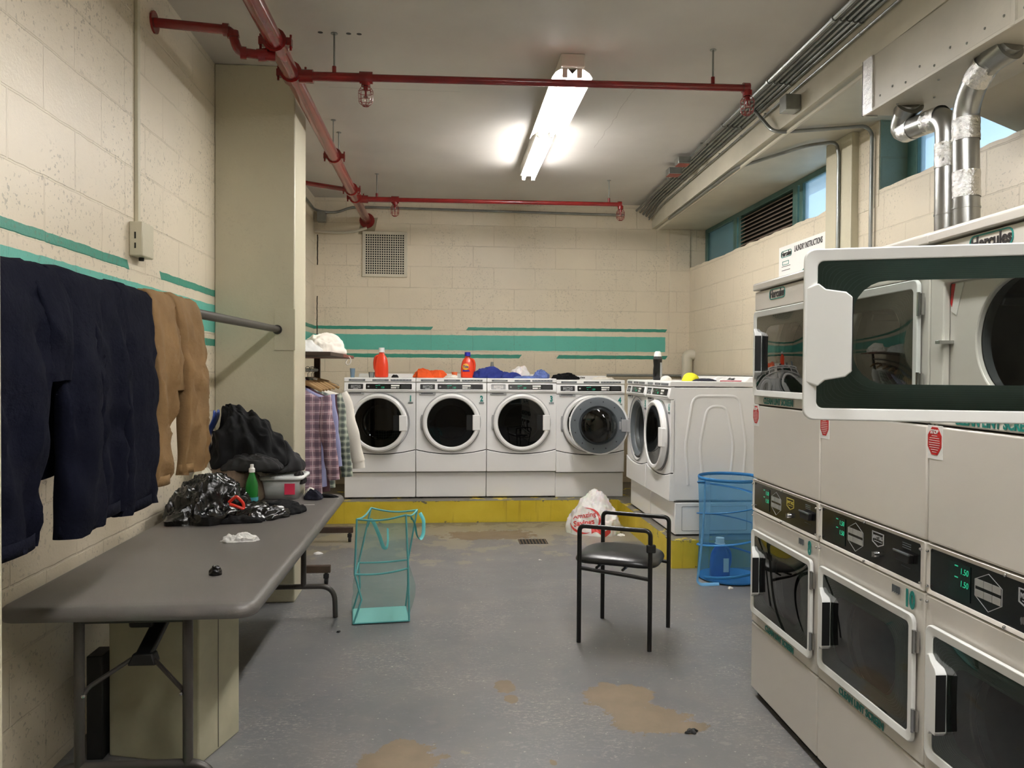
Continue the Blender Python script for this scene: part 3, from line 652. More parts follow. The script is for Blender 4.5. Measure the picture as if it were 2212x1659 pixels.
# ------------------------------------------------------------------ washers
def make_washer():
    w = thing('washing_machine', (0, 0, 0), 'washer', 'washing machine', 'white front-loading washers on the yellow plinth')
    hw = .352; D = .76
    # pedestal with its plain front, recessed a little
    MB().box(-hw, hw, .035, D, .012, .262).build('pedestal', M_white, w, bevel=.006)
    mb = MB()
    for sx in (-1, 1):
        for y in (.08, D-.05): mb.tube([(sx*.3, y, 0), (sx*.3, y, .014)], .02, 8)
    mb.build('foot', M_blkm, w)
    mb = MB(); mb.ring(rrect(.09, .62, .04, .235, .01, 2), rrect(.094, .616, .044, .231, .008, 2), hw, hw+.002)
    mb.v = [(p[1], p[0], p[2]) for p in mb.v]; mb.build('pedestal_seam', M_lgrey, w)
    # side skins, back, top
    mb = MB(); mb.box(-hw, -hw+.012, .02, D, .275, 1.165); mb.box(hw-.012, hw, .02, D, .275, 1.165); mb.box(-hw, hw, D-.012, D, .275, 1.165); mb.box(-hw, hw, .04, D, .275, .287); mb.build('cabinet', M_white, w, bevel=.004)
    # embossed ridges on the right side
    mb = MB()
    def ridge(y0, y1, z0, z1, r):
        mb.tube(fillet([(hw, y0+.03, z0), (hw, y0-.0, z0+(z1-z0)*.5), (hw, y0+.04, z1), (hw, y1-.04, z1), (hw, y1, z0+(z1-z0)*.5), (hw, y1-.03, z0)], r, 6), (.004, .012) and [(.0045, .013)]*99, 8) if False else None
    for y0, y1, z0, z1 in ((.12, .60, .40, 1.10), (.235, .50, .46, 1.02)):
        path = fillet([(hw, y0+.02, z0), (hw, y0-.005, z0+(z1-z0)*.45), (hw, y0+.055, z1), (hw, y1-.055, z1), (hw, y1+.005, z0+(z1-z0)*.45), (hw, y1-.02, z0)], .07, 6)
        mb.tube(path, .011, 10)
    mb.v = [(hw + (p[0]-hw)*.45, p[1], p[2]) for p in mb.v]; mb.build('embossed_ridge', M_white, w)
    # lower service panel with the sagging upper edge
    top = [(-hw + 2*hw*k/16, .446 + .044*(2*k/16-1)**2) for k in range(17)]
    MB().box(-hw+.004, hw-.004, .006, .028, .42, .52).build('seam_shadow_gap', M_dark, w, smooth=False)
    MB().prism([(-hw, .272), (hw, .272)] + top[::-1], -.012, .03).build('service_panel', M_white, w, bevel=.006)
    # front panel with the round opening
    cz = .768; rect = []
    for k in range(17): rect.append((-hw + 2*hw*k/16, .454 + .044*(2*k/16-1)**2))
    for k in range(1, 12): rect.append((hw, .498 + (1.066-.498)*k/12))
    for k in range(17): rect.append((hw - 2*hw*k/16, 1.066))
    for k in range(1, 12): rect.append((-hw, 1.066 - (1.066-.498)*k/12))
    MB().ring(rect, circ_for(rect, 0, cz, .262), -.004, .03, ib=.008).build('front_panel', M_white, w, bevel=.003)
    MB().lathe([(.296, -.006), (.288, -.0075), (.288, .0), (.296, -.002)], (0, 0, cz), 'y', 64).build('door_seam', M_lgrey, w)
    MB().lathe([(.262, .006), (.25, .02), (.225, .03), (.21, .045), (.208, .07), (.235, .08), (.24, .36), (0, .37)], (0, 0, cz), 'y', 48).build('drum', M_drum, w)
    MB().lathe([(.262, .005), (.252, .0), (.236, .012), (.222, .03), (.215, .05)], (0, 0, cz), 'y', 48).build('door_gasket', M_grey, w)
    # control console: slanting face, lid
    MB().prism([(-.015, 1.069), (-.022, 1.085), (-.004, 1.168), (.03, 1.17), (.03, 1.069)], -hw, hw, 'yz').build('control_console', M_white, w, bevel=.005)
    MB().prism([(-.014, 1.173), (-.012, 1.207), (.0, 1.213), (.70, 1.213), (.70, 1.173)], -hw, hw, 'yz').build('lid', M_white, w, bevel=.004)
    MB().prism([(.60, 1.212), (.65, 1.252), (.75, 1.252), (.76, 1.20), (.6, 1.19)], -.28, .30, 'yz').build('backsplash', M_white, w, bevel=.012, seg=3)
    def face(y=0): return Matrix.Translation((0, -.014, 1.125)) @ Matrix.Rotation(-.213, 4, 'X') @ Matrix.Translation((0, y, 0))
    F = face()
    def fb(x0, x1, z0, z1, t, name, mat, dy=0., **k): return MB().box(x0, x1, -t+dy, dy+.002, z0, z1).xf(F).build(name, mat, w, **k)
    mb = MB(); mb.ring(rrect(-.322, -.155, -.036, .033, .008, 2), rrect(-.312, -.165, -.027, .026, .006, 2), -.006, .002).xf(F).build('badge_frame', M_white, w)
    b = fb(-.312, -.165, -.027, .026, .001, 'badge_plate', M_blkm)
    bp = MB(); bp.ring(rrect(-.285, -.19, -.016, .014, .003, 2), rrect(-.282, -.193, -.013, .011, .003, 2), -.0035, -.001); bp.box(-.262, -.215, -.0035, -.001, -.022, -.0165); bp.xf(F).build('badge_outline', M_lgrey, w)
    t = text('MAYTAG', .027, M_lgrey, w, (0, 0, 0), 'badge_lettering', sx=.80, bold=.0006); t.matrix_local = F @ Matrix.Translation((-.2375, -.0025, -.001)) @ Matrix.Rotation(pi/2, 4, 'X')
    mb = MB(); mb.ring(rrect(-.147, .325, -.036, .034, .008, 2), rrect(-.139, .314, -.028, .027, .006, 2), -.006, .002).xf(F).build('display_frame', M_white, w)
    dsp = fb(-.139, .314, -.028, .027, .0012, 'display', M_blk, smooth=False)
    t = text('150', .026, M_led, w, (0, 0, 0), 'display_digits', sx=.9, shear=.2); t.matrix_local = F @ Matrix.Translation((.025, -.0022, -.010)) @ Matrix.Rotation(pi/2, 4, 'X')
    mb = MB(); mb.box(-.045, -.02, -.0022, 0, .008, .012); mb.box(-.018, .002, -.0022, 0, .012, .016); mb.box(-.04, -.028, -.0022, 0, -.012, -.009); mb.xf(F).build('display_segments', M_led, w)
    mb = MB(); mb.box(.108, .192, -.0022, 0, .003, .018); mb.box(.108, .162, -.0022, 0, -.018, -.005); mb.xf(F).build('white_key_label', M_paper, w)
    mb = MB(); mb.box(.168, .190, -.0022, 0, -.018, -.005); mb.box(-.122, -.104, -.0022, 0, -.008, .008); mb.xf(F).build('grey_key', M_key, w)
    mb = MB(); mb.box(.208, .302, -.003, 0, -.021, .020); mb.xf(F).build('card_slot', M_blkm, w)
    # drawer grip under the badge
    mb = MB(); mb.prism(rrect(-.322, -.155, 1.044, 1.066, .008, 3), -.012, 0); mb.build('drawer_grip', M_lgrey, w, bevel=.003)
    MB().box(-.305, -.185, -.013, -.011, 1.056, 1.063).build('drawer_recess', M_dark, w)
    # dark instruction strips on the lid edge
    mb = MB()
    for a, b2 in ((-.305, -.145), (-.075, .085), (.105, .31)): mb.box(a, b2, -.0145, -.012, 1.180, 1.198)
    mb.build('instruction_strip', M_grey, w, smooth=False)
    mb = MB()
    for a, b2 in ((-.285, -.165), (-.035, .045)):
        mb.box(a, b2, -.0152, -.014, 1.187, 1.192)
    for k in range(6): mb.box(.114+.032*k, .136+.032*k, -.0152, -.014, 1.189, 1.194)
    mb.build('instruction_text', M_lgrey, w, smooth=False)
    mb = MB()
    for k in range(8): mb.box(.278+.0062*k, .281+.0062*k + .0015*(k % 2), -.0056, -.0035, .955, .972)
    mb.build('barcode', M_grey, w, smooth=False)
    # door, its origin on the hinge line at the left
    hx = -.292; dc = -hx
    d = MB().lathe([(.286, -.006), (.289, -.026), (.283, -.042), (.270, -.050), (.252, -.048), (.243, -.040), (.240, -.030), (.236, -.012), (.25, -.005), (.286, -.006)], (dc, 0, 0), 'y', 72).build('door', M_white, w)
    d.location = (hx, -.004, cz)
    MB().lathe([(.243, -.041), (.2, -.0435), (.12, -.0455), (0, -.046)], (dc, 0, 0), 'y', 56).build('door_glass', M_washglass, d)
    MB().lathe([(.272, -.004), (.27, .010), (.255, .014), (.19, .012), (.178, .0), (.176, -.03), (.24, -.03)], (dc, 0, 0), 'y', 56).build('door_liner', M_grey, d)
    MB().lathe([(.178, -.002), (.172, .05), (.155, .085), (.125, .10), (.06, .105), (0, .105)], (dc-.0, 0, 0), 'y', 48).build('door_bowl', M_bowl, d)
    mb = MB(); mb.hexa([(dc+.212, -.062, -.078), (dc+.285, -.052, -.075), (dc+.287, -.02, -.075), (dc+.208, -.03, -.078)], [(dc+.212, -.062, .078), (dc+.285, -.052, .075), (dc+.287, -.02, .075), (dc+.208, -.03, .078)]); mb.build('door_handle', M_white, d, bevel=.006, seg=3)
    MB().box(dc+.150, dc+.212, -.0475, -.03, -.076, .076).build('handle_recess', M_dark, d, bevel=.004)
    mb = MB()
    for k in range(12):
        a = 2*pi*k/12+.2; mb.ball((dc+.232*cos(a), .0145, .232*sin(a)), .0055, 8)
    mb.build('liner_screw', M_dark, d)
    mb = MB()
    for k in range(15):
        a = radians(118 - k*4.); c = Vector((dc+.262*cos(a), -.0508, .262*sin(a))); tn = Vector((sin(a), 0, -cos(a)))
        mb.bar(c-tn*.006, c+tn*.006, .0012, .004, (0, 1, 0))
    mb.build('door_ring_text', M_lgrey, d, smooth=False)
    mb = MB(); mb.box(-.012, .02, -.012, .012, -.06, .06); mb.tube([(0, -.0, -.075), (0, -.0, .075)], .009, 10); mb.build('door_hinge', M_lgrey, d, bevel=.003)
    return w
WY = 7.74
rows = [(-.641, '1', 'washer numbered 1 at the left end of the back row, door slightly ajar'), (.068, '2', 'washer numbered 2, second from the left in the back row'),
        (.777, '3', 'washer numbered 3 in the back row with a silver-framed display'), (1.482, '4', 'washer numbered 4 at the right end of the back row, behind the open grey door')]
w0 = make_washer(); washers = []
for i, (x, num, lab) in enumerate(rows + [(1.775, '5', 'washer numbered 5 facing left, its round door swung wide open'), (1.775, '6', 'washer numbered 6 facing left, nearest the chair, showing its blank side')]):
    w = w0 if i == 0 else copy_tree(w0)
    w['label'] = lab; washers.append(w)
    if i < 4: w.location = (x, WY, .215 - (.012 if i == 3 else 0))
    else: w.location = (1.765, (6.945, 6.225)[i-4], .215); w.rotation_euler = (0, 0, -pi/2)
for i, w in enumerate(washers):
    t = text(str(i+1), .078, M_teal, w, (.302, -.0048, 1.005), 'number_decal', sx=.78, bold=.003)
    if i in (3, 5): logo(w, -.02 if i == 3 else .0, .618, 1.232, .13, None, (pi/2-.85, 0, 0)) if False else text('Hercules', .042, M_ink, w, (-.02, .622, 1.232), 'logo_lettering', (pi/2-.88, 0, 0), bold=.001)
def part(w, nm): return [c for c in children(w) if c.name.split('.')[0] == nm][0]
part(washers[0], 'door').rotation_euler = (0, 0, -radians(9))
part(washers[4], 'door').rotation_euler = (0, 0, -radians(106))
for c in children(washers[2]):
    if c.name.startswith(('badge_plate', )): c.data = c.data.copy(); c.data.materials[0] = M_lgrey
    if c.name.startswith(('badge_lettering', 'badge_outline')): c.data = c.data.copy(); c.data.materials[0] = M_paper
m5 = washers[4]
lk = MB(); lk.box(-.345, -.285, -.075, -.004, .71, .83); lk.box(-.33, -.30, -.095, -.06, .73, .81); lk.build('hinge_bracket', M_lgrey, m5, bevel=.005)

# ------------------------------------------------------------------ stacked dryers
DW = .672; X0, X1 = .05, .556
def dryer_door(par, z0, ang):
    hx, hz, H = .636, z0, .386; Wd = .610
    out = rrect(-Wd, 0, 0, H, .024, 6); inn = rrect(-Wd+.030, -.030, .028, H-.028, .014, 6)
    d = MB().ring(out, inn, -.0145, .0, ib=-.010).build('door', M_plast, par, bevel=.004, seg=3)
    d.location = (hx, -.002, hz); d.rotation_euler = (0, 0, ang)
    mid = rrect(-Wd+.105, -.10, .082, H-.074, .072, 6)
    MB().ring(inn, mid, -.007, -.003).build('door_band', M_frit, d, smooth=False)
    mb = MB()
    for k in range(9):
        t = .12 + .80*k/9; t2 = t+.014
        a = [(p[0]*(1-t)+q[0]*t, p[1]*(1-t)+q[1]*t) for p, q in zip(inn, mid)]; b = [(p[0]*(1-t2)+q[0]*t2, p[1]*(1-t2)+q[1]*t2) for p, q in zip(inn, mid)]
        mb.ring(a, b, -.0076, -.007)
    mb.build('band_line', M_fritl, d, smooth=False)
    gx0, gx1, gz0, gz1 = -Wd+.028, -.028, .026, H-.026
    def gf(u, v):
        b = 16*u*(1-u)*v*(1-v); return (gx0+(gx1-gx0)*u, -.0085 - .010*b, gz0+(gz1-gz0)*v)
    MB().grid(gf, 25, 17).build('door_glass', M_dglass, d)
    # paddle handle with a dark hand hollow on its inner side
    z0h, z1h = .098, .286; mb = MB()
    pf = [(-Wd+.004, z0h-.012), (-Wd+.030, z0h-.022), (-Wd+.045, z0h-.008), (-Wd+.085, z0h), (-Wd+.098, z0h+.012), (-Wd+.098, z1h-.012), (-Wd+.085, z1h), (-Wd+.045, z1h+.008), (-Wd+.030, z1h+.022), (-Wd+.004, z1h+.012)]
    mb.prism(pf, -.050, -.006); mb.v = [(p[0], (-.0155-.028*(p[0]+Wd-.012)/.086) if p[1] < -.04 else p[1], p[2]) for p in mb.v]; mb.build('door_handle', M_plast, d, bevel=.008, seg=4)
    MB().box(-Wd+.0975, -Wd+.0990, -.043, -.014, z0h+.016, z1h-.014).build('handle_hollow', M_blkm, d, smooth=False)
    for zz in (.075, H-.075):
        mb = MB(); mb.tube([(.006, -.014, zz-.035), (.006, -.014, zz+.035)], .0055, 8); mb.box(-.004, .014, -.010, -.001, zz-.032, zz+.032); mb.build('door_hinge', M_chrome, d)
    return d
def make_dryer():
    r = thing('stacked_dryer', (0, 0, 0), 'dryer', 'dryer', 'stacked pairs of dryers along the right wall'); w = DW; a, b = .003, DW-.003
    mb = MB(); mb.box(a, a+.012, .02, .72, .03, 1.875); mb.box(b-.012, b, .02, .72, .03, 1.875); mb.box(a, b, .70, .72, .03, 1.875); mb.box(a, b, .02, .72, .93, .95)
    mb.build('cabinet', M_whited, r, smooth=False)
    MB().box(a+.01, b-.01, .03, .68, 0, .034).build('plinth', M_dark, r, smooth=False)
    MB().box(a, b, 0, .03, .034, .341).build('base_panel', M_whited, r, bevel=.007, seg=3)
    def frame(name, z0, z1, o0, o1):
        o = rrect(a, b, z0, z1, .006, 6); i = rrect(X0, X1, o0, o1, .012, 6); return MB().ring(o, i, 0, .03, ib=.01).build(name, M_whited, r, bevel=.005, seg=3)
    frame('lower_front', .346, .857, .42, .735)
    frame('upper_front', 1.355, 1.782, 1.425, 1.758)
    o = rrect(a, b, .861, 1.007, .006, 3); i = rrect(.016, .637, .874, .993, .008, 3); MB().ring(o, i, -.002, .03, ib=.004).build('console_bezel', M_whited, r, bevel=.003)
    cp = MB().box(.015, .638, .004, .012, .873, .994).build('control_panel', M_blk, r, smooth=False)
    MB().box(a, b, 0, .03, 1.012, 1.350).build('upper_panel', M_whited, r, bevel=.007, seg=3)
    MB().box(a, b, 0, .03, 1.786, 1.872).build('header_panel', M_whited, r, bevel=.005, seg=3)
    MB().prism([(-.010, 1.877), (-.010, 1.905), (-.002, 1.912), (.72, 1.912), (.72, 1.877)], a-.002, b+.002, 'yz').build('top_cap', M_whited, r, bevel=.005, seg=3)
    for k, (z0, z1) in enumerate(((.42, .735), (1.425, 1.758))):
        o = subdiv([(X0-.01, z0-.01), (X1+.01, z0-.01), (X1+.01, z1+.01), (X0-.01, z1+.01)], 12); cx, cz = .315, (z0+z1)/2
        MB().ring(o, circ_for(o, cx, cz, .158), .032, .05).build('bulkhead', M_whited if k else M_drum, r, bevel=.004)
        MB().lathe([(.158, .05), (.165, .08), (.235, .11), (.235, .58), (.0, .60)], (cx, 0, cz), 'y', 48).build('drum', M_drum, r)
        mb = MB()
        for j in range(3):
            an = 2*pi*j/3+.5; c = Vector((cx+.232*cos(an), 0, cz+.232*sin(an))); e = Vector((cx+.19*cos(an), 0, cz+.19*sin(an)))
            mb.bar((c.x, .12, c.z), (c.x, .57, c.z), .03, .05, (cos(an), 0, sin(an)))
        mb.build('drum_baffle', M_drum, r, bevel=.006)
    # control panel furniture
    k = MB()
    for row in range(2):
        for col in range(3): k.box(.213+.0325*col, .243+.0325*col, .0025, .0045, .941-.028*row+.0*col, .960-.028*row)
    k.build('keypad', M_key, cp, smooth=False)
    hx = [(.209, .958), (.262, .984), (.313, .958), (.313, .914), (.262, .884), (.209, .914)]; ih = [(.262+(p[0]-.262)*.965, .935+(p[1]-.935)*.965) for p in hx]
    MB().ring(hx, ih, .003, .0045).build('keypad_outline', M_lgrey, cp, smooth=False)
    s = [(.370, .980), (.440, .980), (.440, .945), (.405, .932), (.370, .945)]; i2 = [(.405+(p[0]-.405)*.88, .958+(p[1]-.958)*.86) for p in s]
    MB().ring(s, i2, .0025, .0045).build('badge', M_lgrey, cp, smooth=False)
    text('MAYTAG', .018, M_lgrey, cp, (.405, .003, .962), 'badge_lettering', sx=.78, bold=.0004)
    MB().box(.382, .428, .003, .0045, .949, .951).build('badge_line', M_lgrey, cp, smooth=False)
    mb = MB(); mb.tube([(.405, .004, .909), (.405, -.012, .909)], [.011, .009], 14); mb.box(.4035, .4065, -.016, -.01, .900, .918); mb.build('coin_knob', M_chrome, cp)
    mb = MB(); mb.prism([(.522, .953), (.606, .953), (.60, .925), (.53, .925)], -.012, .004); mb.build('card_slot', M_blkm, cp, bevel=.002)
    MB().box(.522, .606, -.015, -.010, .950, .956).build('card_slot_lip', M_grey, cp, bevel=.001)
    mb = MB()
    for j in range(3): mb.box(.545, .590, .003, .0045, .979-.007*j, .981-.007*j)
    mb.box(.54, .59, .003, .0045, .908, .909); mb.build('slot_text', M_grey, cp, smooth=False)
    MB().box(.105, .192, .002, .0045, .886, .982).build('display', M_leddim, cp, smooth=False)
    t1 = text('1.50', .024, M_led, cp, (.168, .0018, .962), 'display_digits', sx=.85, shear=.1); t2 = text('1.50', .024, M_led, cp, (.168, .0018, .928), 'display_digits', sx=.85, shear=.1)
    mb = MB(); mb.box(.128, .142, .0012, .003, .972, .975); mb.box(.128, .142, .0012, .003, .941, .944); mb.build('display_segments', M_led, cp, smooth=False)
    for x, z in ((.010, .985), (.010, .883), (.648, .982), (.648, .882), (.330, .999), (.330, .868), (.012, .838), (.655, .835)): MB().ball((x, -.003, z), .0048, 10).build('panel_screw', M_chrome, r)
    dryer_door(r, .394, 0); dryer_door(r, 1.394, 0)
    text('CLEAN LINT SCREEN', .034, M_teal, r, (.315, -.0012, .3625), 'lint_lettering', sx=.92, bold=.0012)
    text('CLEAN LINT SCREEN', .038, M_teal, r, (.275, -.0012, 1.3735), 'lint_lettering', sx=.86, bold=.0012)
    logo(r, .255, -.0005, 1.844, .165, None)
    oc = [(.034+.034*1.0*cos(pi/8+k*pi/4), 1.307+.043*sin(pi/8+k*pi/4)) for k in range(8)]
    MB().box(.001, .070, -.0009, 0, 1.255, 1.352).build('sticker_backing', M_plast, r, smooth=False)
    MB().prism(oc, -.002, -.0008).build('stop_sticker', M_redlab, r, smooth=False)
    text('STOP', .017, M_paper, r, (.034, -.0026, 1.333), 'sticker_lettering', sx=.9, bold=.0005)
    mb = MB()
    for j in range(8): hwid = (.013, .022, .024, .025, .024, .022, .016, .010)[j]; mb.box(.034-hwid, .034+hwid, -.0026, -.002, 1.321-j*.0066, 1.3225-j*.0066)
    mb.build('sticker_text', M_paper, r, smooth=False)
    mb = MB()
    for j in range(12): mb.box(.498+.0037*j, .4995+.0037*j + .0012*((j*7) % 3 > 0), -.0012, 0, .812 + (.004 if j % 3 else 0), .838)
    mb.build('barcode', M_grey, r, smooth=False)
    return r
dy0 = make_dryer(); P0 = Vector((1.433, 3.429, 0)); dv = Vector((-.0218, -1, 0)).normalized()
labs = ['stacked pair of dryers furthest from the camera, lower one numbered 8', 'middle stacked pair of dryers, lower one numbered 10', 'nearest stacked pair of dryers, its upper door standing open']
drs = []
for i in range(3):
    d_ = dy0 if i == 0 else copy_tree(dy0)
    d_['label'] = labs[i]; p = P0 + dv*(-.04 + DW*i); d_.location = (p.x, p.y, 0); d_.rotation_euler = (0, 0, -pi/2-.0218); drs.append(d_)
text('8', .072, M_teal, drs[0], (.594, -.0012, .815), 'number_decal', sx=.75, bold=.003); text('10', .072, M_teal, drs[1], (.594, -.0012, .815), 'number_decal', sx=.75, bold=.003)
text('12', .072, M_teal, drs[2], (.594, -.0012, .815), 'number_decal', sx=.75, bold=.003)
ud = [c for c in children(drs[2]) if c.name.startswith('door')][-1]
for c in children(drs[2]):
    if c.name.startswith('door') and c.location.z > 1: c.rotation_euler = (0, 0, radians(72))
# dial text differs on the first machine: gold badge
for c in children(drs[0]):
    if c.name.startswith('control_panel'):
        for g_ in children(c):
            if g_.name.startswith('badge') : g_.data = g_.data.copy(); g_.data.materials[0] = pm('gold_badge', (176, 160, 70), .4)
# warning sticker and latch seen in the open machine
MB().prism([(.055, 1.755), (.105, 1.755), (.075, 1.665), (.050, 1.68)], .030, .0315).build('warning_sticker', M_paper, drs[2], smooth=False)
MB().prism([(.053, 1.755), (.070, 1.755), (.056, 1.69), (.050, 1.70)], .0290, .0305).build('warning_stripe', M_redlab, drs[2], smooth=False)
MB().box(.045, .065, -.012, .032, 1.585, 1.595).build('door_catch', M_chrome, drs[2], bevel=.001)

# ------------------------------------------------------------------ folding table
TX0, TX1, TY0, TY1, TZ = -1.425, -.612, 2.545, 4.83, .737
tb = thing('folding_table', (-1.02, 3.7, 0), 'long dark grey plastic folding table against the left wall', 'table')
def tabletop():
    mb = MB(); R = .07
    def loop(ins): return rrect(TX0+ins, TX1-ins, TY0+ins, TY1-ins, R-ins*.8, 8)
    prof = [(.030, TZ-.048), (.006, TZ-.046), (0, TZ-.034), (.0, TZ-.024), (.004, TZ-.012), (.012, TZ-.004), (.024, TZ)]
    loops = [[(p[0], p[1], z) for p in loop(i)] for i, z in prof]; n = len(loops[0]); vs = [p for l in loops for p in l]
    fs = [(a*n+i, a*n+(i+1) % n, (a+1)*n+(i+1) % n, (a+1)*n+i) for a in range(len(prof)-1) for i in range(n)]
    fs += [tuple(range(n)), tuple((len(prof)-1)*n+i for i in range(n))]
    return mb.add(vs, fs)
tabletop().build('tabletop', M_table, tb, w=True, ang=50)
for y, sg, fx in ((2.62, 1, .10), (4.72, -1, 0)):
    for x in (-1.19, -.845):
        MB().tube([(x, y, TZ-.045), (x, y, .19)], .0165, 12).build('leg', M_leg, tb, w=True)
    MB().tube(fillet([(-1.38+fx*.9, y, .002), (-1.375+fx*.9, y, .19), (-.66-fx, y, .19), (-.655-fx, y, .002)], .10, 8), .0155, 12).build('foot_bar', M_leg, tb, w=True)
    MB().tube([(-1.19, y, TZ-.06), (-.845, y, TZ-.06)], .014, 10).build('cross_bar', M_leg, tb, w=True)
    mb = MB(); mb.tube(fillet([(-1.175, y, .43), (-1.165, y+sg*.01, .45), (-1.055, y+sg*.08, .515)], .02), .0075, 8); mb.tube([(-.86, y, .435), (-.985, y+sg*.08, .515)], .0075, 8); mb.build('brace_rod', M_leg, tb, w=True)
    mb = MB(); mb.hexa([(-1.065, y+sg*.06, .495), (-.97, y+sg*.06, .495), (-.97, y+sg*.11, .50), (-1.065, y+sg*.11, .50)], [(-1.05, y+sg*.07, .535), (-.985, y+sg*.07, .535), (-.985, y+sg*.12, .53), (-1.05, y+sg*.12, .53)]); mb.hexa([(-1.045, y+sg*.07, .53), (-.99, y+sg*.07, .53), (-.99, y+sg*.11, .52), (-1.045, y+sg*.11, .52)], [(-1.025, y+sg*.36, TZ-.05), (-.97, y+sg*.36, TZ-.05), (-.97, y+sg*.42, TZ-.05), (-1.025, y+sg*.42, TZ-.05)])
    mb.tube([(-1.10, y+sg*.18, .605), (-1.02, y+sg*.18, .605)], .016, 12); mb.build('locking_brace', M_blkm, tb, w=True, bevel=.006)
    mb = MB(); 
    for x in (-1.172, -.862): mb.ball((x, y-.014, .43), .007, 8)
    mb.build('brace_bolt', M_chrome, tb, w=True)
MB().box(-1.06, -.98, 2.75, 4.64, TZ-.075, TZ-.05).build('centre_rail', M_leg, tb, w=True)
# plinth box under the table
pb = thing('painted_plinth', (-.92, 2.975, 0), 'pale painted block plinth standing under the near end of the table', 'plinth', rz=radians(-16))
MB().box(-.385, 0, 0, .285, 0, .655).build('block', M_box, pb, bevel=.006, smooth=False)
MB().box(.0002, .0012, .128, .131, .01, .65).build('seam', M_leg, pb, smooth=False)
bp = thing('gap_shade_block', (-1.33, 3.08, 0), 'black block put in for the shade in the gap between the plinth and the left wall', 'filler')  # added black block, its colour stands for the shade in this gap
MB().box(-.03, .03, -.03, .08, 0, .40).build('filler', M_blkm, bp, bevel=.004)
# green bag at the near foot of the wall
gb = thing('green_bag', (-1.33, 2.45, 0), 'pale green cloth bag with a black corner at the near foot of the left wall', 'bag')
heap(-1.19, 2.30, 0, .22, .23, .15, 3.3, .02, 7., irr=.12).build('bag', pm('pale_green_cloth', (92, 158, 118), .7), gb, w=True, subs=1)
MB().tube([(-1.42, 2.42, .13), (-1.38, 2.47, .19), (-1.36, 2.50, .21)], [.02, .028, .022], 6).build('black_tab', M_blkm, gb, w=True)
MB().tube(fillet([(-1.36, 2.48, .14), (-1.24, 2.47, .13), (-1.10, 2.47, .07), (-1.02, 2.50, .015)], .05), [(.012, .004)]*99 and .008, 8).build('strap', M_blkm, gb, w=True)

# ------------------------------------------------------------------ trousers over the rod
RX, RZ, RR = -1.067, 1.765, .0215
def leg_sheet(mb, y0, y1, b0, b1, zb, zback, seed, t=.024, fl=.012, bulge=.0, nu=26, nv=60):
    """one trouser leg folded over the rod: closed flattened tube; y0,y1 width on the rod, b0,b1 width at the hem"""
    RZ = 1.722 + .0115*((y0+y1)/2-1.76); Lf = RZ - zb; Lb = RZ - zback; arc = pi*(RR+.012)
    def fn(u, v):
        s = v*(Lb+arc+Lf)
        if s < Lb: x, z, k = RX-RR-.014, zback+s, 1-s/Lb; nx, nz = -1, 0; q = (k)
        elif s < Lb+arc:
            a = pi*(s-Lb)/arc; x, z = RX-(RR+.013)*cos(a), RZ+(RR+.013)*sin(a); nx, nz = -cos(a), sin(a); q = 0
        else:
            k = (s-Lb-arc)/Lf; x, z = RX+RR+.014+.02*k*(1-k)*4*.4, RZ-(s-Lb-arc); nx, nz = 1, 0; q = k
        fr = s >= Lb+arc*.5
        ya, yb = (y0+(b0-y0)*q**.5, y1+(b1-y1)*q**.5) if fr else (y0+(y1-y0)*.04*q, y1-(y1-y0)*.04*q)
        a = 2*pi*u; cy = cos(a); sy = sin(a)
        th = t*(.35+.65*min(1, q*2.2))*(1+bulge*q)
        yy = (ya+yb)/2 + (yb-ya)/2*(abs(cy)**.75)*(1 if cy > 0 else -1)
        off = th*(1 if sy > 0 else -1)*abs(sy)**.6 + th*.6
        P = Vector((0, yy*7.5, z*1.15)); 
        f = (noise.noise(P*1.35+Vector((seed, 0, 0)))*1.2 + 1.3*(1-2.4*abs(noise.noise(Vector((seed*2, yy*19+z*2.2, z*1.9))))) + .7*(1-2.6*abs(noise.noise(Vector((seed*3, yy*9+z*7, z*8))))))
        off += fl*f*(.4+.6*min(1, q*3)) * (1 if sy > -.2 else -.3)
        yy += .006*noise.noise(Vector((seed, z*9, 4)))*(.3+q)
        z2 = z + (.010*noise.noise(Vector((seed, yy*9, 1))) if q > .97 else 0)
        return (x+nx*off, yy, z2+nz*off)
    mb.grid(fn, nu, nv, cu=True); return mb
def trousers(name, label, mat, legs, group, hemmat=None):
    mb = MB()
    for i, L in enumerate(legs): leg_sheet(mb, *L)
    t = thing(name, (RX, legs[0][0], RZ), label, 'trousers', group)
    mb.build('fabric', mat, t, w=True, ang=80, subs=0)
    h = MB()
    for (y0, y1, b0, b1, zb, zk, sd, *r) in legs:
        if zb < 1.3:
            h.grid(lambda u, v: (RX+RR+.030+.030*sin(2*pi*u) + .002, (b0+b1)/2+(b1-b0)/2*1.0*cos(2*pi*u), zb+.002+v*.035), 30, 3, cu=True)
    h.build('hem', mat, t, w=True, solid=.003, ang=80); return t
G_ = 'trousers hung over the drying rod'
trousers('navy_trousers', 'navy trousers over the rod nearest the camera, longest legs', M_navy, [(1.76, 2.11, 1.78, 1.985, 1.06, 1.30, 1.3, .020, .014), (2.01, 2.17, 2.04, 2.16, 1.47, 1.45, 7.9, .014, .01)], G_)
trousers('navy_trousers', 'navy trousers in the middle of the rod, wide straight leg', M_navy, [(2.10, 2.40, 2.125, 2.335, 1.045, 1.20, 4.1, .022, .015), (2.32, 2.56, 2.27, 2.485, 1.06, 1.25, 5.7, .018, .014)], G_)
trousers('navy_trousers', 'navy trousers touching the brown pair on the rod', M_navy, [(2.52, 2.80, 2.46, 2.75, 1.04, 1.15, 9.4, .022, .014)], G_)
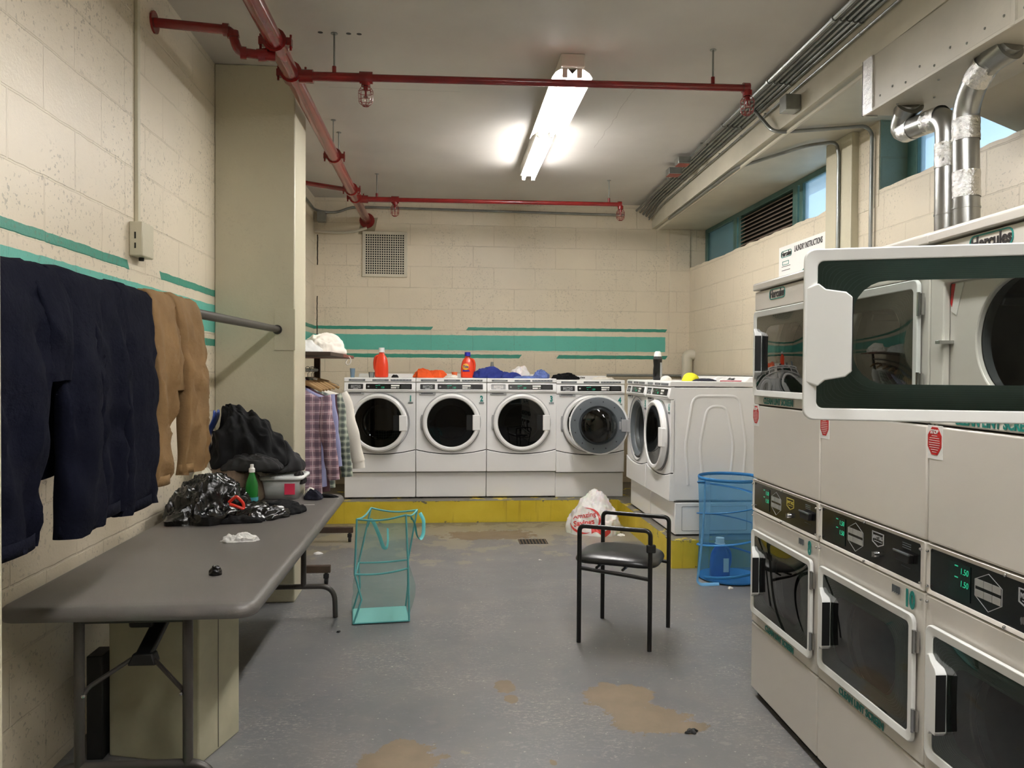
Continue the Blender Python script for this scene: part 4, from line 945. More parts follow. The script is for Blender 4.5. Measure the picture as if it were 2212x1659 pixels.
trousers('brown_trousers', 'brown canvas trousers over the rod, furthest from the camera', M_brown, [(2.80, 3.02, 2.77, 2.90, 1.085, 1.42, 12.4, .020, .016), (3.02, 3.30, 3.06, 3.27, 1.095, 1.42, 15.2, .028, .018), (2.90, 3.10, 2.88, 3.06, 1.42, 1.40, 17.2, .012, .010)], G_)

# ------------------------------------------------------------------ pile on the table
def soft(name, mat, label, cat, hp, group=None, subs=1, **k):
    o = hp.build(name, mat, origin=(k.get('ox', 0), k.get('oy', 0), k.get('oz', 0)), subs=subs, ang=80); return tag(o, label, cat, group)
def h2(name, mat, label, cat, cx, cy, cz, rx, ry, h, seed, amp=.02, sc=8., group=None, subs=1, **k):
    return soft(name, mat, label, cat, heap(cx, cy, cz, rx, ry, h, seed, amp, sc, **k), group, subs, ox=cx, oy=cy, oz=cz)
h2('brown_towel', pm('brown_terry', (88, 72, 56), .9, bump=(150, .6, .006)), 'brown towel bundled at the bottom of the laundry pile', 'towel', -1.22, 4.56, TZ, .17, .19, .235, 2.2, .016, 7.)
h2('white_towel', pm('offwhite_terry', (190, 184, 168), .9, bump=(150, .5, .005)), 'off-white towel showing beneath the black jacket', 'towel', -1.14, 4.70, TZ, .12, .12, .21, 5.1, .016, 8.)
h2('pale_towel', pm('cream_terry', (205, 200, 180), .9, bump=(150, .5, .005)), 'cream towel corner beside the brown towel against the wall', 'towel', -1.35, 4.45, TZ, .08, .12, .21, 8.7, .012, 9.)
def slump(p): return Vector((p.x, p.y, p.z*(1.0-.0*p.x)))
h2('black_jacket', M_bcloth, 'black jacket heaped highest on the laundry pile in the corner', 'jacket', -1.165, 4.72, TZ+.19, .24, .22, .36, 11.3, .042, 6.5, peak=(-.14, .02), pw=1.5, irr=.2, nr=34, na=110, oct=5)
h2('black_jacket', pm('faded_black_cloth', (30, 29, 31), .8, bump=(220, .3, .002)), 'faded black jacket slumped over the white basket', 'jacket', -1.0, 4.80, TZ+.15, .15, .15, .22, 14.9, .028, 7.5, peak=(-.10, .0), pw=1.5, oct=5)
h2('black_jacket', pm('charcoal_hood', (22, 21, 22), .85), 'charcoal sleeve folded across the front of the pile', 'jacket', -1.12, 4.55, TZ+.185, .19, .11, .085, 19.2, .018, 13., rot=-.2)
tag(MB().grid(lambda u, v: (-1.43+.07*v+.01*sin(v*9), 4.78-.12*u, .95+.30*v+.01*sin(u*9)), 10, 14).build('blue_bag', pm('blue_nylon', (50, 74, 140), .5), solid=.006, origin=(-1.4, 4.7, .95)), 'blue nylon edge tucked behind the black jacket at the wall', 'bag')
bag = thing('bin_bag', (-1.2, 4.15, TZ), 'glossy black bin bag in front of the laundry pile with red ties', 'bag')
heap(-1.225, 4.12, TZ, .205, .27, .20, 21.7, .034, 11., nr=50, na=170, pw=1.8, oct=5, peak=(-.03, .10)).build('film', M_bag, bag, w=True, ang=50)
mb = MB(); mb.tube(fillet([(-1.055, 3.955, .83), (-1.03, 3.95, .862), (-1.005, 3.96, .835), (-1.0, 3.96, .79), (-1.025, 3.95, .80), (-1.055, 3.955, .825)], .012, 3), [(.004, .010)]*99, 8)if False else mb.tube(fillet([(-1.075, 3.955, .835), (-1.035, 3.94, .868), (-1.005, 3.955, .83), (-1.0, 3.95, .80), (-1.03, 3.94, .815), (-1.07, 3.95, .825)], .012, 3), .0075, 8)
mb.build('red_tie', pm('red_tie_plastic', (206, 44, 22), .4), bag, w=True)
h2('bin_liner', M_bag, 'loose crinkled end of black bin liner spread toward the table edge', 'bag', -.97, 4.10, TZ, .17, .16, .062, 31.1, .016, 14., nr=34, na=120, oct=5, subs=0)
h2('black_shirt', M_bcloth, 'flat black shirt crumpled near the table edge', 'shirt', -.87, 4.22, TZ, .14, .13, .055, 27.4, .014, 12., nr=30, na=100)
h2('black_sock', M_bcloth, 'black sleeve lying flat at the front of the bin bag', 'garment', -1.03, 3.93, TZ, .15, .045, .035, 33.4, .008, 12., rot=.15)
bk = thing('laundry_basket', (-.96, 4.66, TZ), 'white plastic laundry basket with a pink note on the table', 'basket')
bo = rrect(-1.085, -.845, 4.60, 4.86, .045, 6); bi = rrect(-1.078, -.852, 4.607, 4.853, .04, 6); ro = rrect(-1.10, -.83, 4.585, 4.875, .05, 6)
def side(mb, lo, hi, z0, z1):
    n = len(lo); mb.add([(p[0], p[1], z0) for p in lo]+[(p[0], p[1], z1) for p in hi], [(i, (i+1) % n, n+(i+1) % n, n+i) for i in range(n)])
lo = [(-.965+(p[0]+.965)*.86, 4.73+(p[1]-4.73)*.86) for p in bo]
mb = MB(); side(mb, lo, bo, TZ+.002, TZ+.125); n = len(lo); mb.add([(p[0], p[1], TZ+.004) for p in lo], [tuple(range(n))]); mb.build('body', pm('basket_plastic', (190, 192, 188), .4), bk, w=True, solid=.004)
mb = MB(); side(mb, bo, ro, TZ+.122, TZ+.118); side(mb, ro, ro, TZ+.118, TZ+.132); side(mb, ro, bi, TZ+.132, TZ+.135); mb.build('rim', M_plast, bk, w=True, solid=.004)
mb = MB()
for i in range(17):
    q = -1.075+.22*i/16; mb.box(q-.003, q+.003, 4.61, 4.85, TZ+.128, TZ+.133)
    q = 4.61+.24*i/16; mb.box(-1.078, -.852, q-.003, q+.003, TZ+.128, TZ+.133)
mb.build('lattice', M_plast, bk, w=True, smooth=False)
MB().box(-1.07, -.86, 4.615, 4.845, TZ+.10, TZ+.11).build('dark_contents', M_dgcloth, bk, w=True)
MB().box(-.935, -.875, 4.606, 4.609, TZ+.03, TZ+.095).xf(Matrix.Translation((0, -.004, 0))).build('pink_note', M_pink, bk, w=True)
gbt = thing('green_bottle', (-1.068, 4.385, TZ), 'green plastic drink bottle with a white cap on the table', 'bottle')
MB().lathe([(0, .002), (.030, .002), (.034, .012), (.034, .05), (.031, .06), (.034, .07), (.034, .115), (.030, .14), (.018, .175), (.014, .19), (.014, .195), (0, .196)], (0, 0, 0), 'z', 28).build('bottle', M_gbot, gbt)
MB().lathe([(.0345, .02), (.0348, .055), (.0345, .055)], (0, 0, 0), 'z', 28).build('label', pm('aqua_label', (70, 150, 160), .4), gbt)
MB().lathe([(0, .192), (.0165, .192), (.0165, .212), (.010, .218), (.009, .236), (0, .237)], (0, 0, 0), 'z', 20).build('cap', M_paper, gbt)
h2('grey_sock', M_dgcloth, 'rolled dark grey sock on the far corner of the basket', 'sock', -.865, 4.70, TZ+.085, .045, .07, .075, 41.0, .006, 14.)
h2('white_sock', M_wcloth, 'cream sock beside the basket near the far table end', 'sock', -.80, 4.70, TZ, .04, .07, .055, 43.0, .008, 16.)
h2('navy_sock', pm('navy_knit', (22, 22, 40), .9), 'crumpled navy sock near the far end of the table', 'sock', -.765, 4.62, TZ, .055, .05, .06, 45.0, .01, 18.)
h2('black_sock', M_bcloth, 'flat black sock pointing to the far right table corner', 'sock', -.70, 4.68, TZ, .075, .022, .022, 47.0, .003, 14.)
tag(MB().box(-.80, -.73, 4.42, 4.424, TZ, TZ+.002).build('paper_strip', M_paper, origin=(-.76, 4.42, TZ)), 'thin white paper strip lying near the right table edge', 'paper strip')
tis = heap(-.90, 3.50, TZ, .08, .030, .030, 51.0, .015, 42., irr=.45, nr=30, na=110, rot=.15, oct=5); soft('paper_tissue', M_paper, 'crumpled white tissue on the table', 'tissue', tis, ox=-.9, oy=3.5, oz=TZ)
cs = heap(-.845, 2.93, TZ, .024, .022, .034, 55.0, .006, 40., irr=.06, nr=20, na=50); soft('foil_ball', M_bag, 'small shiny black crumpled ball near the front of the table', 'ball', cs, ox=-.845, oy=2.93, oz=TZ)

# ------------------------------------------------------------------ garment rack
rk = thing('garment_rack', (-1.1, 6.1, 0), 'brown metal rolling garment rack behind the left column', 'garment rack')
for y in (5.45, 6.78):
    MB().box(-1.40, -.79, y-.02, y+.02, .085, .135).build('foot_beam', M_wood, rk, w=True, bevel=.003)
    for x in (-1.37, -.82):
        c = MB(); c.tube([(x, y, .09), (x, y, .06)], .012, 8); c.box(x-.018, x+.018, y-.014, y+.014, .045, .075); c.tube([(x-.012, y+.01, .027), (x+.012, y+.01, .027)], .026, 14); c.build('caster', M_blkm, rk, w=True, bevel=.002)
    MB().box(-1.125, -1.075, y-.02, y+.02, .13, 1.60).build('upright', M_wood, rk, w=True, bevel=.003)
MB().tube([(-1.1, 5.45, 1.50), (-1.1, 6.78, 1.50)], .014, 12).build('rail', M_steel, rk, w=True)
MB().box(-1.44, -.79, 5.42, 6.10, 1.60, 1.628).build('shelf', M_wood, rk, w=True, bevel=.003)
MB().box(-1.44, -.79, 6.10, 6.80, 1.60, 1.626).build('shelf', pm('reddish_shelf', (120, 62, 50), .5), rk, w=True, bevel=.003)
h2('white_sheet', M_wcloth, 'white sheet bundled at the far end of the rack shelf', 'sheet', -.99, 6.42, 1.628, .21, .28, .165, 61.0, .022, 9., nr=34, na=110, oct=5)
h2('white_sheet', pm('grey_white_cloth', (205, 205, 200), .8), 'greyish white cloth bundled at the near end of the rack shelf', 'sheet', -1.12, 5.80, 1.628, .22, .24, .11, 63.0, .02, 9., nr=30, na=100)
mb = MB(); mb.tube(fillet([(-.83, 6.45, 1.64), (-.775, 6.45, 1.60), (-.775, 6.45, 1.56), (-.80, 6.45, 1.54), (-.82, 6.45, 1.56), (-.80, 6.45, 1.59)], .015, 3), .005, 6); tag(mb.build('drawstring', M_wcloth, origin=(-.8, 6.45, 1.6)), 'cream drawstring loop hanging off the rack shelf', 'string')
def hanger(y, label, wood=True, dz=0):
    t = thing('clothes_hanger', (-1.1, y, 1.5), label, 'hanger', 'hangers on the garment rack')
    hk = [(.014*cos(a), 0, .002+.018*sin(a)) for a in [radians(q) for q in range(-20, 221, 24)]]
    MB().tube([(p[0]*1.5, 0, p[2]*1.4) for p in hk][::-1] + [(.0, 0, -.03), (0, 0, -.075)], .0022, 6).build('hook', M_steel, t)
    if wood: MB().tube([(-.215, 0, -.150), (-.12, 0, -.100), (0, 0, -.075), (.12, 0, -.100), (.215, 0, -.150)], [(.007, .012), (.008, .017), (.009, .02), (.008, .017), (.007, .012)], 10, flat=(0, 1, 0)).build('arms', M_hang, t)
    else: MB().tube(fillet([(0, 0, -.06), (.22, 0, -.12), (.22, 0, -.13), (-.22, 0, -.13), (-.22, 0, -.12), (0, 0, -.06)], .02), .002, 6).build('arms', M_steel, t)
    return t
def shirt(y, mat, label, seed, zb=.62, sleeve=(.13, -.62), hw=.235, sw=.052, dx=0., cuff=None, group='shirts on the garment rack'):
    t = thing('hanging_shirt', (-1.1+dx, y, 1.42), label, 'shirt', group)
    top = -.055; L = 1.42-zb
    def body(u, v):
        a = 2*pi*u; c, s_ = cos(a), sin(a); z = -v*L
        w = hw*(min(1, .38 + v*14*.62) if v < .07 else 1 - .06*sin(v*3)); 
        x = w*(abs(c)**.7)*(1 if c > 0 else -1); d = .035 + .03*min(1, v*4)
        drop = abs(x)/hw*.095*(1-min(1, v*7)) 
        yy = d*(abs(s_)**.8)*(1 if s_ > 0 else -1) + .014*sin(x*42+seed)*min(1, v*2) + .012*noise.noise(Vector((x*8, z*3, seed)))
        return (x, yy, top*0 - .02 + z - drop)
    MB().grid(body, 56, 34, cu=True).build('body', mat, t, ang=80)
    for sx in (1,) if sleeve[0] else ():
        x0, z0 = sx*(hw-.015), -.115; x1, z1 = sx*(hw+sleeve[0]-.03), sleeve[1]
        n = 12; path = []; rr = []
        for k in range(n+1):
            q = k/n; path.append((x0+(x1-x0)*(q**.8) , -.015*sin(q*3)+.006*sin(q*11+seed), z0+(z1-z0)*q)); rr.append((sw*(1.25-.4*q)*(1+.08*sin(q*15+seed)), .030))
        MB().tube(path, rr, 18, flat=(1, 0, 0)).build('sleeve', mat, t, ang=80)
        MB().tube([(x1, 0, z1+.01), (x1+.004, 0, z1-.055)], [(sw*.82, .028), (sw*.86, .030)], 18, flat=(1, 0, 0)).build('cuff', cuff or mat, t, ang=60)
    mb = MB(); mb.grid(lambda u, v: (.075*cos(2*pi*u), .045*sin(2*pi*u), -.01+.035*v - .012*cos(2*pi*u)**2), 24, 3, cu=True); mb.build('collar', mat, t, solid=.003)
    return t
hanger(5.66, 'wooden hanger holding the pink plaid shirt'); shirt(5.66, M_plaidp, 'pink and grey plaid shirt, nearest on the garment rack', 1., .58, (.10, -.66), hw=.225)
hanger(5.80, 'wooden hanger holding the lavender shirt'); shirt(5.80, M_lav, 'lavender blue shirt behind the pink plaid one', 2.3, .66, (.09, -.58))
hanger(5.94, 'wooden hanger holding the maroon shirt'); shirt(5.94, M_maroon, 'dark maroon shirt in the middle of the rack', 3.1, .60, (.06, -.66))
hanger(6.12, 'wooden hanger holding the green plaid shirt'); shirt(6.12, M_plaidg, 'green and white plaid shirt on the rack', 4.7, .60, (.115, -.70), hw=.25)
hanger(6.32, 'wooden hanger holding the white shirt'); shirt(6.32, M_wcloth, 'white dress shirt, furthest on the rack, cuff turned out', 5.2, .80, (.17, -.66), hw=.265, sw=.058)
hanger(6.50, 'thin wire hanger, empty, behind the white shirt', False)
hanger(6.58, 'empty wooden hanger at the far end of the rack')

# ------------------------------------------------------------------ teal mesh hamper
hp_ = thing('mesh_hamper', (-.36, 4.72, 0), 'square teal mesh laundry hamper on the floor', 'laundry hamper')
FB = [(-.53, 4.565), (-.205, 4.60), (-.24, 4.88), (-.565, 4.845)]       # floor corners: front left, front right, back right, back left
MI = [(-.525, 4.59, .293), (-.212, 4.60, .322), (-.225, 4.86, .31), (-.53, 4.84, .30)]
KN = [(-.485, 4.60, .14), (-.208, 4.605, .15), (-.225, 4.86, .15), (-.52, 4.83, .15)]
TP = [(-.515, 4.60, .618), (-.225, 4.58, .645), (-.17, 4.88, .62), (-.46, 4.90, .632)]
mb = MB()
for i in range(4):
    j = (i+1) % 4; B = [Vector((*FB[i], .006)), Vector((*FB[j], .006))]; K = [Vector(KN[i]), Vector(KN[j])]; Mi = [Vector(MI[i]), Vector(MI[j])]; T = [Vector(TP[i]), Vector(TP[j])]
    nrm = (B[1]-B[0]).cross(Vector((0, 0, 1))).normalized()
    def fn(u, v, B=B, K=K, Mi=Mi, T=T, nrm=nrm, i=i):
        rows = [B, K, Mi, T]; q = v*3; k = min(2, int(q)); f = q-k; a = rows[k][0].lerp(rows[k+1][0], f); b = rows[k][1].lerp(rows[k+1][1], f)
        bl = (.045 if v < .66 else .012)*sin(pi*u)*abs(sin(pi*min(1, v*1.5))) + .006*noise.noise(Vector((u*4, v*7, i*3.)))
        return a.lerp(b, u) + nrm*bl - Vector((0, 0, .018*sin(pi*u) if v > .999 else 0))
    mb.grid(fn, 14, 25)
mb.build('mesh_side', M_mesht, hp_, w=True, ang=80)
B3 = [Vector((*p, .008)) for p in FB]; MB().add([(p[0], p[1], .004) for p in FB] + [(p[0], p[1], .012) for p in FB], [(0,1,2,3), (4,5,6,7), (0,1,5,4), (1,2,6,5), (2,3,7,6), (3,0,4,7)]).build('base_panel', M_tealf, hp_, w=True, smooth=False)
for i in range(4):
    MB().tube([Vector((*FB[i], .006)), Vector(KN[i]).lerp(Vector((*FB[i], 0)), .5), Vector(KN[i]), Vector(KN[i]).lerp(Vector(MI[i]), .6), Vector(MI[i]), Vector(TP[i])], .0058, 8).build('corner_binding', M_tealt, hp_, w=True)
    j = (i+1) % 4
    for S, nm, sag in ((TP, 'top_binding', .018), (MI, 'middle_binding', .014 if i in (0,) else .006)):
        a, b = Vector(S[i]), Vector(S[j]); MB().tube([a.lerp(b, k/8) - Vector((0, 0, sag*sin(pi*k/8))) for k in range(9)], .0058, 8).build(nm, M_tealt, hp_, w=True)
    MB().tube([Vector((*FB[i], .008)), Vector((*FB[j], .008))], .0045, 8).build('base_binding', M_tealt, hp_, w=True)
for pts in ([(-.465, 4.73, .55), (-.445, 4.70, .60), (-.425, 4.70, .58), (-.39, 4.69, .50), (-.365, 4.69, .425), (-.345, 4.70, .42), (-.34, 4.72, .46), (-.345, 4.76, .53)],
            [(-.20, 4.66, .61), (-.19, 4.63, .615), (-.175, 4.64, .58), (-.165, 4.68, .50), (-.145, 4.70, .465), (-.125, 4.73, .50), (-.125, 4.76, .58), (-.15, 4.80, .615)]):
    MB().tube(fillet(pts, .02, 3), [(.002, .011)]*len(fillet(pts, .02, 3)), 8, flat=(1, .3, .2)).build('strap', M_tealt if False else pm('teal_strap', (96, 190, 192), .6), hp_, w=True)

# ------------------------------------------------------------------ blue pop-up hamper and its bottle
CX, CY, R_, H_ = 2.085, 5.44, .232, .735
bh = thing('popup_hamper', (CX, CY, 0), 'round blue pop-up mesh hamper beside the dryers', 'laundry hamper')
def rad(z, a): return R_*(1 + .012*sin(3*a+z*7)) * (1-.03*sin(pi*min(1, z/H_)))
MB().grid(lambda u, v: (CX+rad(v*H_, 2*pi*u)*cos(2*pi*u), CY+rad(v*H_, 2*pi*u)*sin(2*pi*u), .012+v*(H_-.012)), 64, 14, cu=True).build('mesh_side', M_meshb, bh, w=True, ang=80)
MB().lathe([(0, .006), (R_*.98, .006), (R_, .012), (R_*.98, .018), (0, .014)], (CX, CY, 0), 'z', 56).build('base_disc', M_bluet, bh, w=True)
MB().tube([(CX+R_*cos(2*pi*k/56), CY+R_*sin(2*pi*k/56), H_) for k in range(56)], [(.004, .012)]*56, 8, closed=True, flat=(1, 0, 0)).build('rim_binding', M_bluet, bh, w=True)
mb = MB(); sp = []
for k in range(150):
    f = k/149; a = radians(200) + f*2*pi*3.0; z = .03 + f*(H_-.05); sp.append((CX+(R_+.003)*cos(a), CY+(R_+.003)*sin(a), z))
mb.tube(sp, [(.009, .0045)]*150, 8, flat=(0, 0, 1)); mb.build('spiral_binding', M_bluet, bh, w=True)
pts = fillet([(1.86, 5.35, .70), (1.852, 5.33, .60), (1.835, 5.31, .40), (1.80, 5.27, .16), (1.775, 5.25, .03), (1.80, 5.245, .008), (1.93, 5.24, .012)], .05, 4); MB().tube(pts, [(.0025, .012)]*len(pts), 8, flat=(.5, -.8, 0)).build('strap', M_bluel, bh, w=True)
def jug(name, loc, label, body, cap, rz=0., sc=1., tall=.23):
    t = thing(name, loc, label, 'detergent bottle', rz=rz); w = .058*sc; h = tall
    def fn(u, v):
        a = 2*pi*u; c, s_ = cos(a), sin(a)
        prof = [(0, .0), (.86, .0), (.98, .02), (1., .06), (1., .40), (.93, .60), (.78, .76), (.50, .88), (.36, .90), (.36, 1.0), (0, 1.)]
        k = round(v*(len(prof)-1)); r, z = prof[k]; ex = .7
        return (w*r*(abs(c)**ex)*(1 if c > 0 else -1)*1.0, w*.62*r*(abs(s_)**ex)*(1 if s_ > 0 else -1), h*z*.86)
    MB().grid(fn, 36, 11, cu=True).build('bottle', body, t, subs=1, ang=60)
    hp = fillet([(w*.30, 0, h*.73), (w*.85, 0, h*.70), (w*1.05, 0, h*.52), (w*.98, 0, h*.30), (w*.80, 0, h*.22)], .03, 4)
    MB().tube(hp, [(.011*sc, .014*sc)]*len(hp), 10, flat=(1, 0, 0)).build('handle', body, t)
    MB().lathe([(0, h*.99), (w*.42, h*.99), (w*.44, h*.85), (w*.52, h*.845), (w*.52, h*.835), (0, h*.835)], (0, 0, 0), 'z', 24).build('cap', cap, t, bevel=.001)
    return t
jb = jug('detergent_bottle', (2.0, 5.42, .018), 'blue detergent bottle with a white cap inside the blue pop-up hamper', pm('blue_bottle_plastic', (30, 80, 170), .35), M_plast, sc=1.25, tall=.285)
MB().box(.01, .05, -.048, -.045, .04, .14).build('label', M_paper, jb, bevel=.001)

# ------------------------------------------------------------------ things on top of the washers
TT = .215+1.213
b1 = jug('detergent_bottle', (-.65, 8.02, TT), 'tall orange-red detergent jug with a white spout on washer 1', M_oran, M_plast, rz=pi, sc=1.22, tall=.31)
b2 = jug('detergent_bottle', (.235, 8.0, TT), 'orange detergent bottle with a blue cap between washers 2 and 3', M_oran, M_capb, sc=1.22, tall=.27)
MB().lathe([(0, -.047), (.031, -.046), (.033, -.045), (0, -.045)], (-.02, 0, .115), 'y', 28).build('logo_disc', pm('label_yellow', (245, 190, 50), .4), b2)
MB().lathe([(.031, -.0475), (.036, -.046), (.031, -.046)], (-.02, 0, .115), 'y', 28).build('logo_ring', pm('label_orange', (240, 120, 40), .4), b2)
text('Tide', .036, pm('label_blue', (34, 44, 140), .4), b2, (-.02, -.049, .115), 'logo_lettering', sx=.85, bold=.001)
MB().box(-.052, .02, -.048, -.045, .068, .080).build('label_bar', M_capb, b2)
def cup(name, x, y, z, r0, r1, h, mat, label, rot=(0,0,0)):
    o = MB().lathe([(0, .001), (r0, 0), (r1, h), (r1-.002, h), (r0-.002, .003), (0, .004)], (0, 0, 0), 'z', 24).build(name, mat); o.location = (x, y, z); o.rotation_euler = rot; return tag(o, label, 'cup')
cup('plastic_cup', -.925, 7.85, TT, .020, .027, .092, M_ltblue, 'pale blue translucent measuring cup at the left end of washer 1')
cup('plastic_cup', -.735, 7.85, TT, .026, .032, .055, M_clear, 'short clear measuring cup beside the tall orange jug')
cup('plastic_cup', .10, 7.95, TT+.001, .022, .032, .06, pm('orange_cap_plastic', (240, 120, 70), .3), 'orange bottle cap left of the blue-capped bottle')
cup('glass_bottle', .50, 8.15, TT, .03, .014, .17, M_clear, 'clear bottle neck standing behind the royal blue clothes')
Gc = 'laundry left on top of the washers'
h2('orange_shirt', M_orange, 'bright orange shirt crumpled on washer 2', 'shirt', -.20, 7.93, TT, .13, .12, .085, 71., .024, 11., group=Gc, irr=.25)
h2('orange_shirt', M_orange, 'right end of the orange bundle on washer 2', 'shirt', -.07, 7.95, TT, .10, .09, .07, 73., .018, 13., group=Gc)
h2('white_rag', M_wcloth, 'white rag between the orange shirt and the blue-capped bottle', 'rag', .06, 7.86, TT, .07, .07, .035, 75., .012, 16., group=Gc)
h2('grey_rag', M_dgcloth, 'small grey rag beside the tall orange jug', 'rag', -.50, 7.86, TT, .035, .04, .03, 76., .006, 18., group=Gc)
h2('blue_shirt', M_rblue, 'royal blue shirt crumpled on washer 3', 'shirt', .47, 7.93, TT, .16, .13, .105, 77., .028, 10., group=Gc, irr=.28)
h2('blue_shirt', M_rblue, 'royal blue sleeve trailing right across washer 3', 'shirt', .66, 7.93, TT, .14, .10, .06, 79., .016, 12., group=Gc)
h2('white_bag', M_film, 'white plastic bag behind the blue clothes on washer 3', 'bag', .80, 8.10, TT, .10, .08, .13, 81., .02, 12., group=Gc)
h2('blue_shirt', M_lblue, 'light blue checked shirt bundled at the right of washer 3', 'shirt', .99, 7.93, TT, .10, .09, .085, 83., .02, 12., group=Gc)
h2('blue_shirt', M_lblue, 'flat light blue cloth along the front of washer 3', 'shirt', .84, 7.84, TT, .13, .05, .028, 85., .008, 14., group=Gc)
h2('black_cloth', M_bcloth, 'black lacy garment crumpled on washer 4', 'garment', 1.25, 7.92, TT-.012, .15, .10, .065, 87., .016, 20., group=Gc, irr=.3, oct=5)
h2('white_cloth', M_wcloth, 'flat white cloth at the right of washer 4', 'cloth', 1.68, 8.1, TT-.012, .12, .08, .03, 89., .008, 14., group=Gc)
h2('yellow_cap', M_yelc, 'bright yellow cap on washer 6', 'cap', 2.03, 6.22, TT, .075, .07, .07, 91., .004, 8., group=Gc, irr=.05)
h2('black_cloth', pm('navy_cloth', (24, 26, 44), .8), 'dark cloth lying flat beside the yellow cap', 'cloth', 2.12, 6.14, TT, .10, .06, .022, 93., .006, 14., group=Gc)
h2('white_rag', M_wcloth, 'small white rag on washer 5 by the black bottle', 'rag', 1.92, 6.55, TT, .05, .05, .035, 95., .01, 18., group=Gc)
st = MB(); st.tube([(2.20, 6.0, TT+.004), (2.45, 5.98, TT+.004)], .004, 6); tag(st.build('toothbrush', pm('red_stick', (170, 40, 60), .4), origin=(2.2, 6, TT)), 'thin red stick lying on top of washer 6', 'stick')
bb = thing('shampoo_bottle', (1.93, 6.86, TT), 'black bottle with a white flip cap standing on washer 5', 'bottle')
MB().lathe([(0, 0), (.038, 0), (.042, .01), (.041, .09), (.037, .13), (.041, .18), (.040, .20), (.034, .215), (0, .216)], (0, 0, 0), 'z', 28).build('bottle', M_blk, bb)
MB().lathe([(.0405, .182), (.0405, .198), (.036, .214), (.034, .214)], (0, 0, 0), 'z', 28).build('clear_shoulder', M_clear, bb)
MB().lathe([(0, .262), (.018, .262), (.026, .255), (.032, .24), (.035, .215), (0, .214)], (0, 0, 0), 'z', 24).build('cap', M_plast, bb)
MB().box(.012, .03, -.042, -.037, .02, .16).build('label', M_key, bb)

# ------------------------------------------------------------------ white carrier bag by the kerb
cb = thing('carrier_bag', (1.36, 7.0, 0), 'white plastic carrier bag with red print on the floor by the yellow plinth', 'bag')
BGX, BGY = 1.40, 7.10
heap(BGX, BGY, 0, .255, .23, .40, 101., .03, 8., peak=(.03, 0), pw=1.25, nr=40, na=130, irr=.14, oct=5).build('film', M_film, cb, w=True, ang=60)
film = [c for c in children(cb) if c.name.startswith('film')][0]
def wrap(o, ax, off=.003):
    m = o.modifiers.new('wrap', 'SHRINKWRAP'); m.target = film; m.wrap_method = 'PROJECT'; m.project_limit = .5; m.offset = off
    m.use_project_z = ax == 'z'; m.use_project_y = ax == 'y'; m.use_negative_direction = ax == 'z'; m.use_positive_direction = ax == 'y'; return o
P_red = pm('print_red', (206, 66, 60), .5)
RT = (radians(72), radians(-8), radians(-10))
wrap(text('Amazing', .062, P_red, cb, (-.13, -.28, .26), 'bag_lettering', RT, bold=.001, ext=0), 'z'); wrap(text('Savings', .068, P_red, cb, (-.14, -.31, .20), 'bag_lettering', RT, bold=.002, ext=0), 'z')
mb = MB()
for a0, a1, w_ in ((-55, 95, .011), (185, 290, .010)):
    n = 40
    mb.tube([(.135*cos(radians(a0+(a1-a0)*k/n)), 0, .115*sin(radians(a0+(a1-a0)*k/n))) for k in range(n+1)], [(w_*sin(pi*(k+.6)/(n+1.2)), .0002) for k in range(n+1)], 6, flat=(0, 0, 1))
e = mb.build('bag_swoosh', P_red, cb); e.location = (-.12, -.32, .225); e.rotation_euler = (radians(-18), 0, radians(-10)); wrap(e, 'y')
e = MB().grid(lambda u, v: (-.02+.17*u, -.30, .02+.055*v+.02*sin(u*7)), 40, 12).build('bag_red_band', P_red, cb); wrap(e, 'y', .002)
# ------------------------------------------------------------------ black chair
ch = thing('armchair', (1.03, 4.3, 0), 'black metal armchair with a vinyl seat and no backrest', 'chair')
A, B, Cc, D = Vector((.747, 4.192, 0)), Vector((1.102, 4.026, 0)), Vector((.963, 4.595, 0)), Vector((1.315, 4.401, 0)); Zu = Vector((0, 0, 1)); rt = .0125
for p in (A, B, Cc, D):
    MB().tube([p, p+Zu*.60], rt, 14).build('leg', M_tube, ch, w=True)
for p, q in ((A, B), (Cc, D)):
    MB().tube(fillet([p+Zu*.58, p+Zu*.648, q+Zu*.648, q+Zu*.58], .032, 8), rt, 14).build('armrest', M_tube, ch, w=True)
    m1 = p.lerp(q, .5); MB().tube([p+Zu*.415, p.lerp(q, .25)+Zu*.408, m1+Zu*.402, p.lerp(q, .75)+Zu*.395, q+Zu*.385], .0105, 10).build('seat_rail', M_tube, ch, w=True)
ux = (B-A).normalized(); uy = Vector((-ux.y, ux.x, 0)); 
for k in (.25, .62):
    MB().tube([A.lerp(B, k)+Zu*.424, Cc.lerp(D, k)+Zu*.424], .008, 10).build('seat_cross_rail', M_tube, ch, w=True)
sc_ = (A+B+Cc+D)/4 - ux*.028
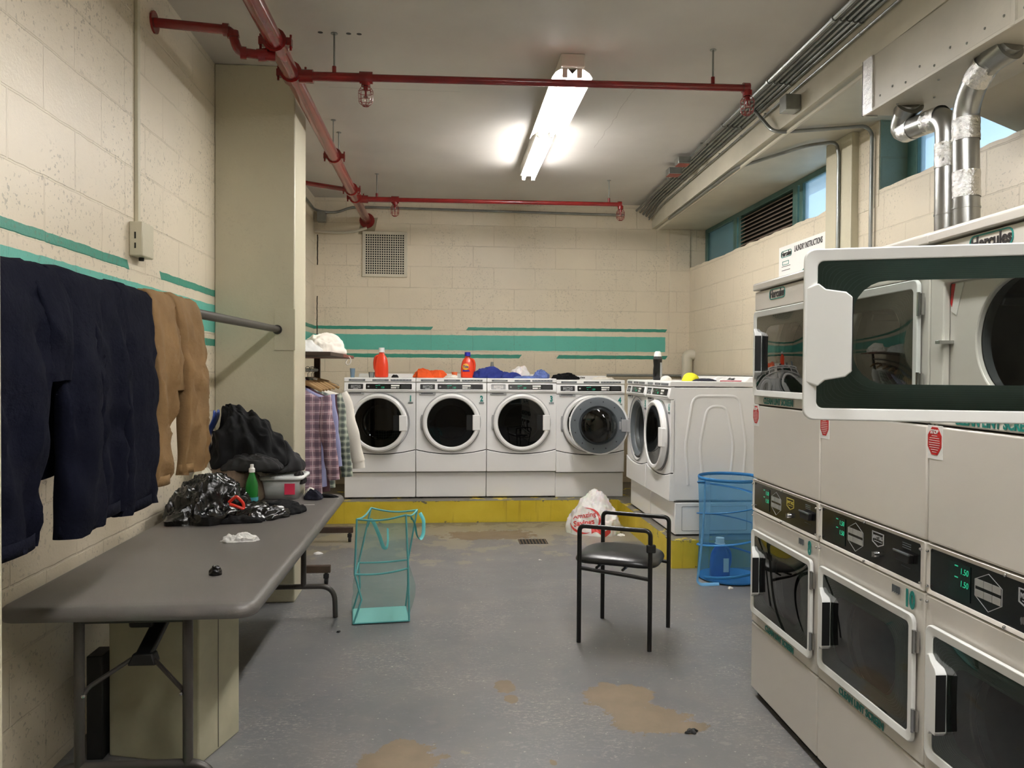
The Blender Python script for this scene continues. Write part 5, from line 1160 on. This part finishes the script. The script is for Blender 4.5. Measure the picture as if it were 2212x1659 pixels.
def seat(u, v):
    a = 2*pi*u; t = v; ex = .52; r = [0, .5, .85, .97, 1., .97, .85, .4, 0]; 
    q = v*8; k = min(7, int(q)); f = q-k; rr = r[k]*(1-f)+r[k+1]*f; zz = [.062, .060, .048, .034, .018, .004, -.004, -.006, -.006]; z = zz[k]*(1-f)+zz[k+1]*f
    c, s_ = cos(a), sin(a); X = .240*rr*(abs(c)**ex)*(1 if c > 0 else -1); Y_ = .215*rr*(abs(s_)**ex)*(1 if s_ > 0 else -1)
    return sc_ + ux*X + uy*Y_ + Zu*(.436 + z - .012*(X/.24)**2)
MB().grid(seat, 64, 17, cu=True).build('seat', M_vinyl, ch, w=True, subs=1, ang=80)
mb = MB(); mb.bar(B+Zu*.53+ux*.004, B+Zu*.575+ux*.004, .022, .05); mb.build('back_bracket', M_blkm, ch, w=True, bevel=.006)
mb = MB(); mb.ball(D+Zu*.565-ux*.014, .006, 8); mb.ball(D+Zu*.53-ux*.014, .006, 8); mb.build('bolt', M_chrome, ch, w=True)
# ------------------------------------------------------------------ floor drain and litter
dr = thing('floor_drain', (.78, 6.71, 0), 'rusty rectangular floor drain grate near the plinth', 'drain')
MB().ring(rrect(-.14, .14, -.11, .11, .01, 2), rrect(-.125, .125, -.095, .095, .008, 2), .0005, .004).xf(Matrix.Rotation(pi/2, 4, 'X')).xf(Matrix.Scale(-1, 4, (0, 0, 1))).build('frame', pm('rusty_iron', (84, 66, 48), .7, var=(30, .3)), dr)
mb = MB()
for k in range(9): mb.box(-.122+.0285*k, -.112+.0285*k, -.095, .095, .0015, .0035)
mb.build('grate', pm('rusty_bars', (100, 82, 60), .7), dr, smooth=False)
MB().box(-.125, .125, -.095, .095, .0003, .0012).build('dark_opening', M_dark, dr, smooth=False)
for i, (x, y, s, m, lab, nm) in enumerate([(1.03, 3.10, .022, M_blkm, 'small black scrap on the floor right of the big bare patch', 'scrap'), (-.60, 4.45, .012, M_blkm, 'tiny black pellet on the floor left of the teal hamper', 'scrap'), (1.62, 6.9, .03, M_paper, 'torn white paper scrap on the floor by the plinth corner', 'paper_scrap'),
      (-1.02, 6.35, .03, M_paper, 'white paper scrap under the garment rack', 'paper_scrap'), (.76, 6.05, .013, M_paper, 'tiny white paper bit in the aisle before the drain', 'paper_scrap'), (1.98, 5.16, .02, M_paper, 'white lint scrap in front of the blue hamper', 'paper_scrap')]):
    o = heap(x, y, 0, s, s*.8, s*.6, 111.+i, s*.3, 30., nr=8, na=20, irr=.5).build(nm, m, origin=(x, y, 0)); tag(o, lab, 'scrap')
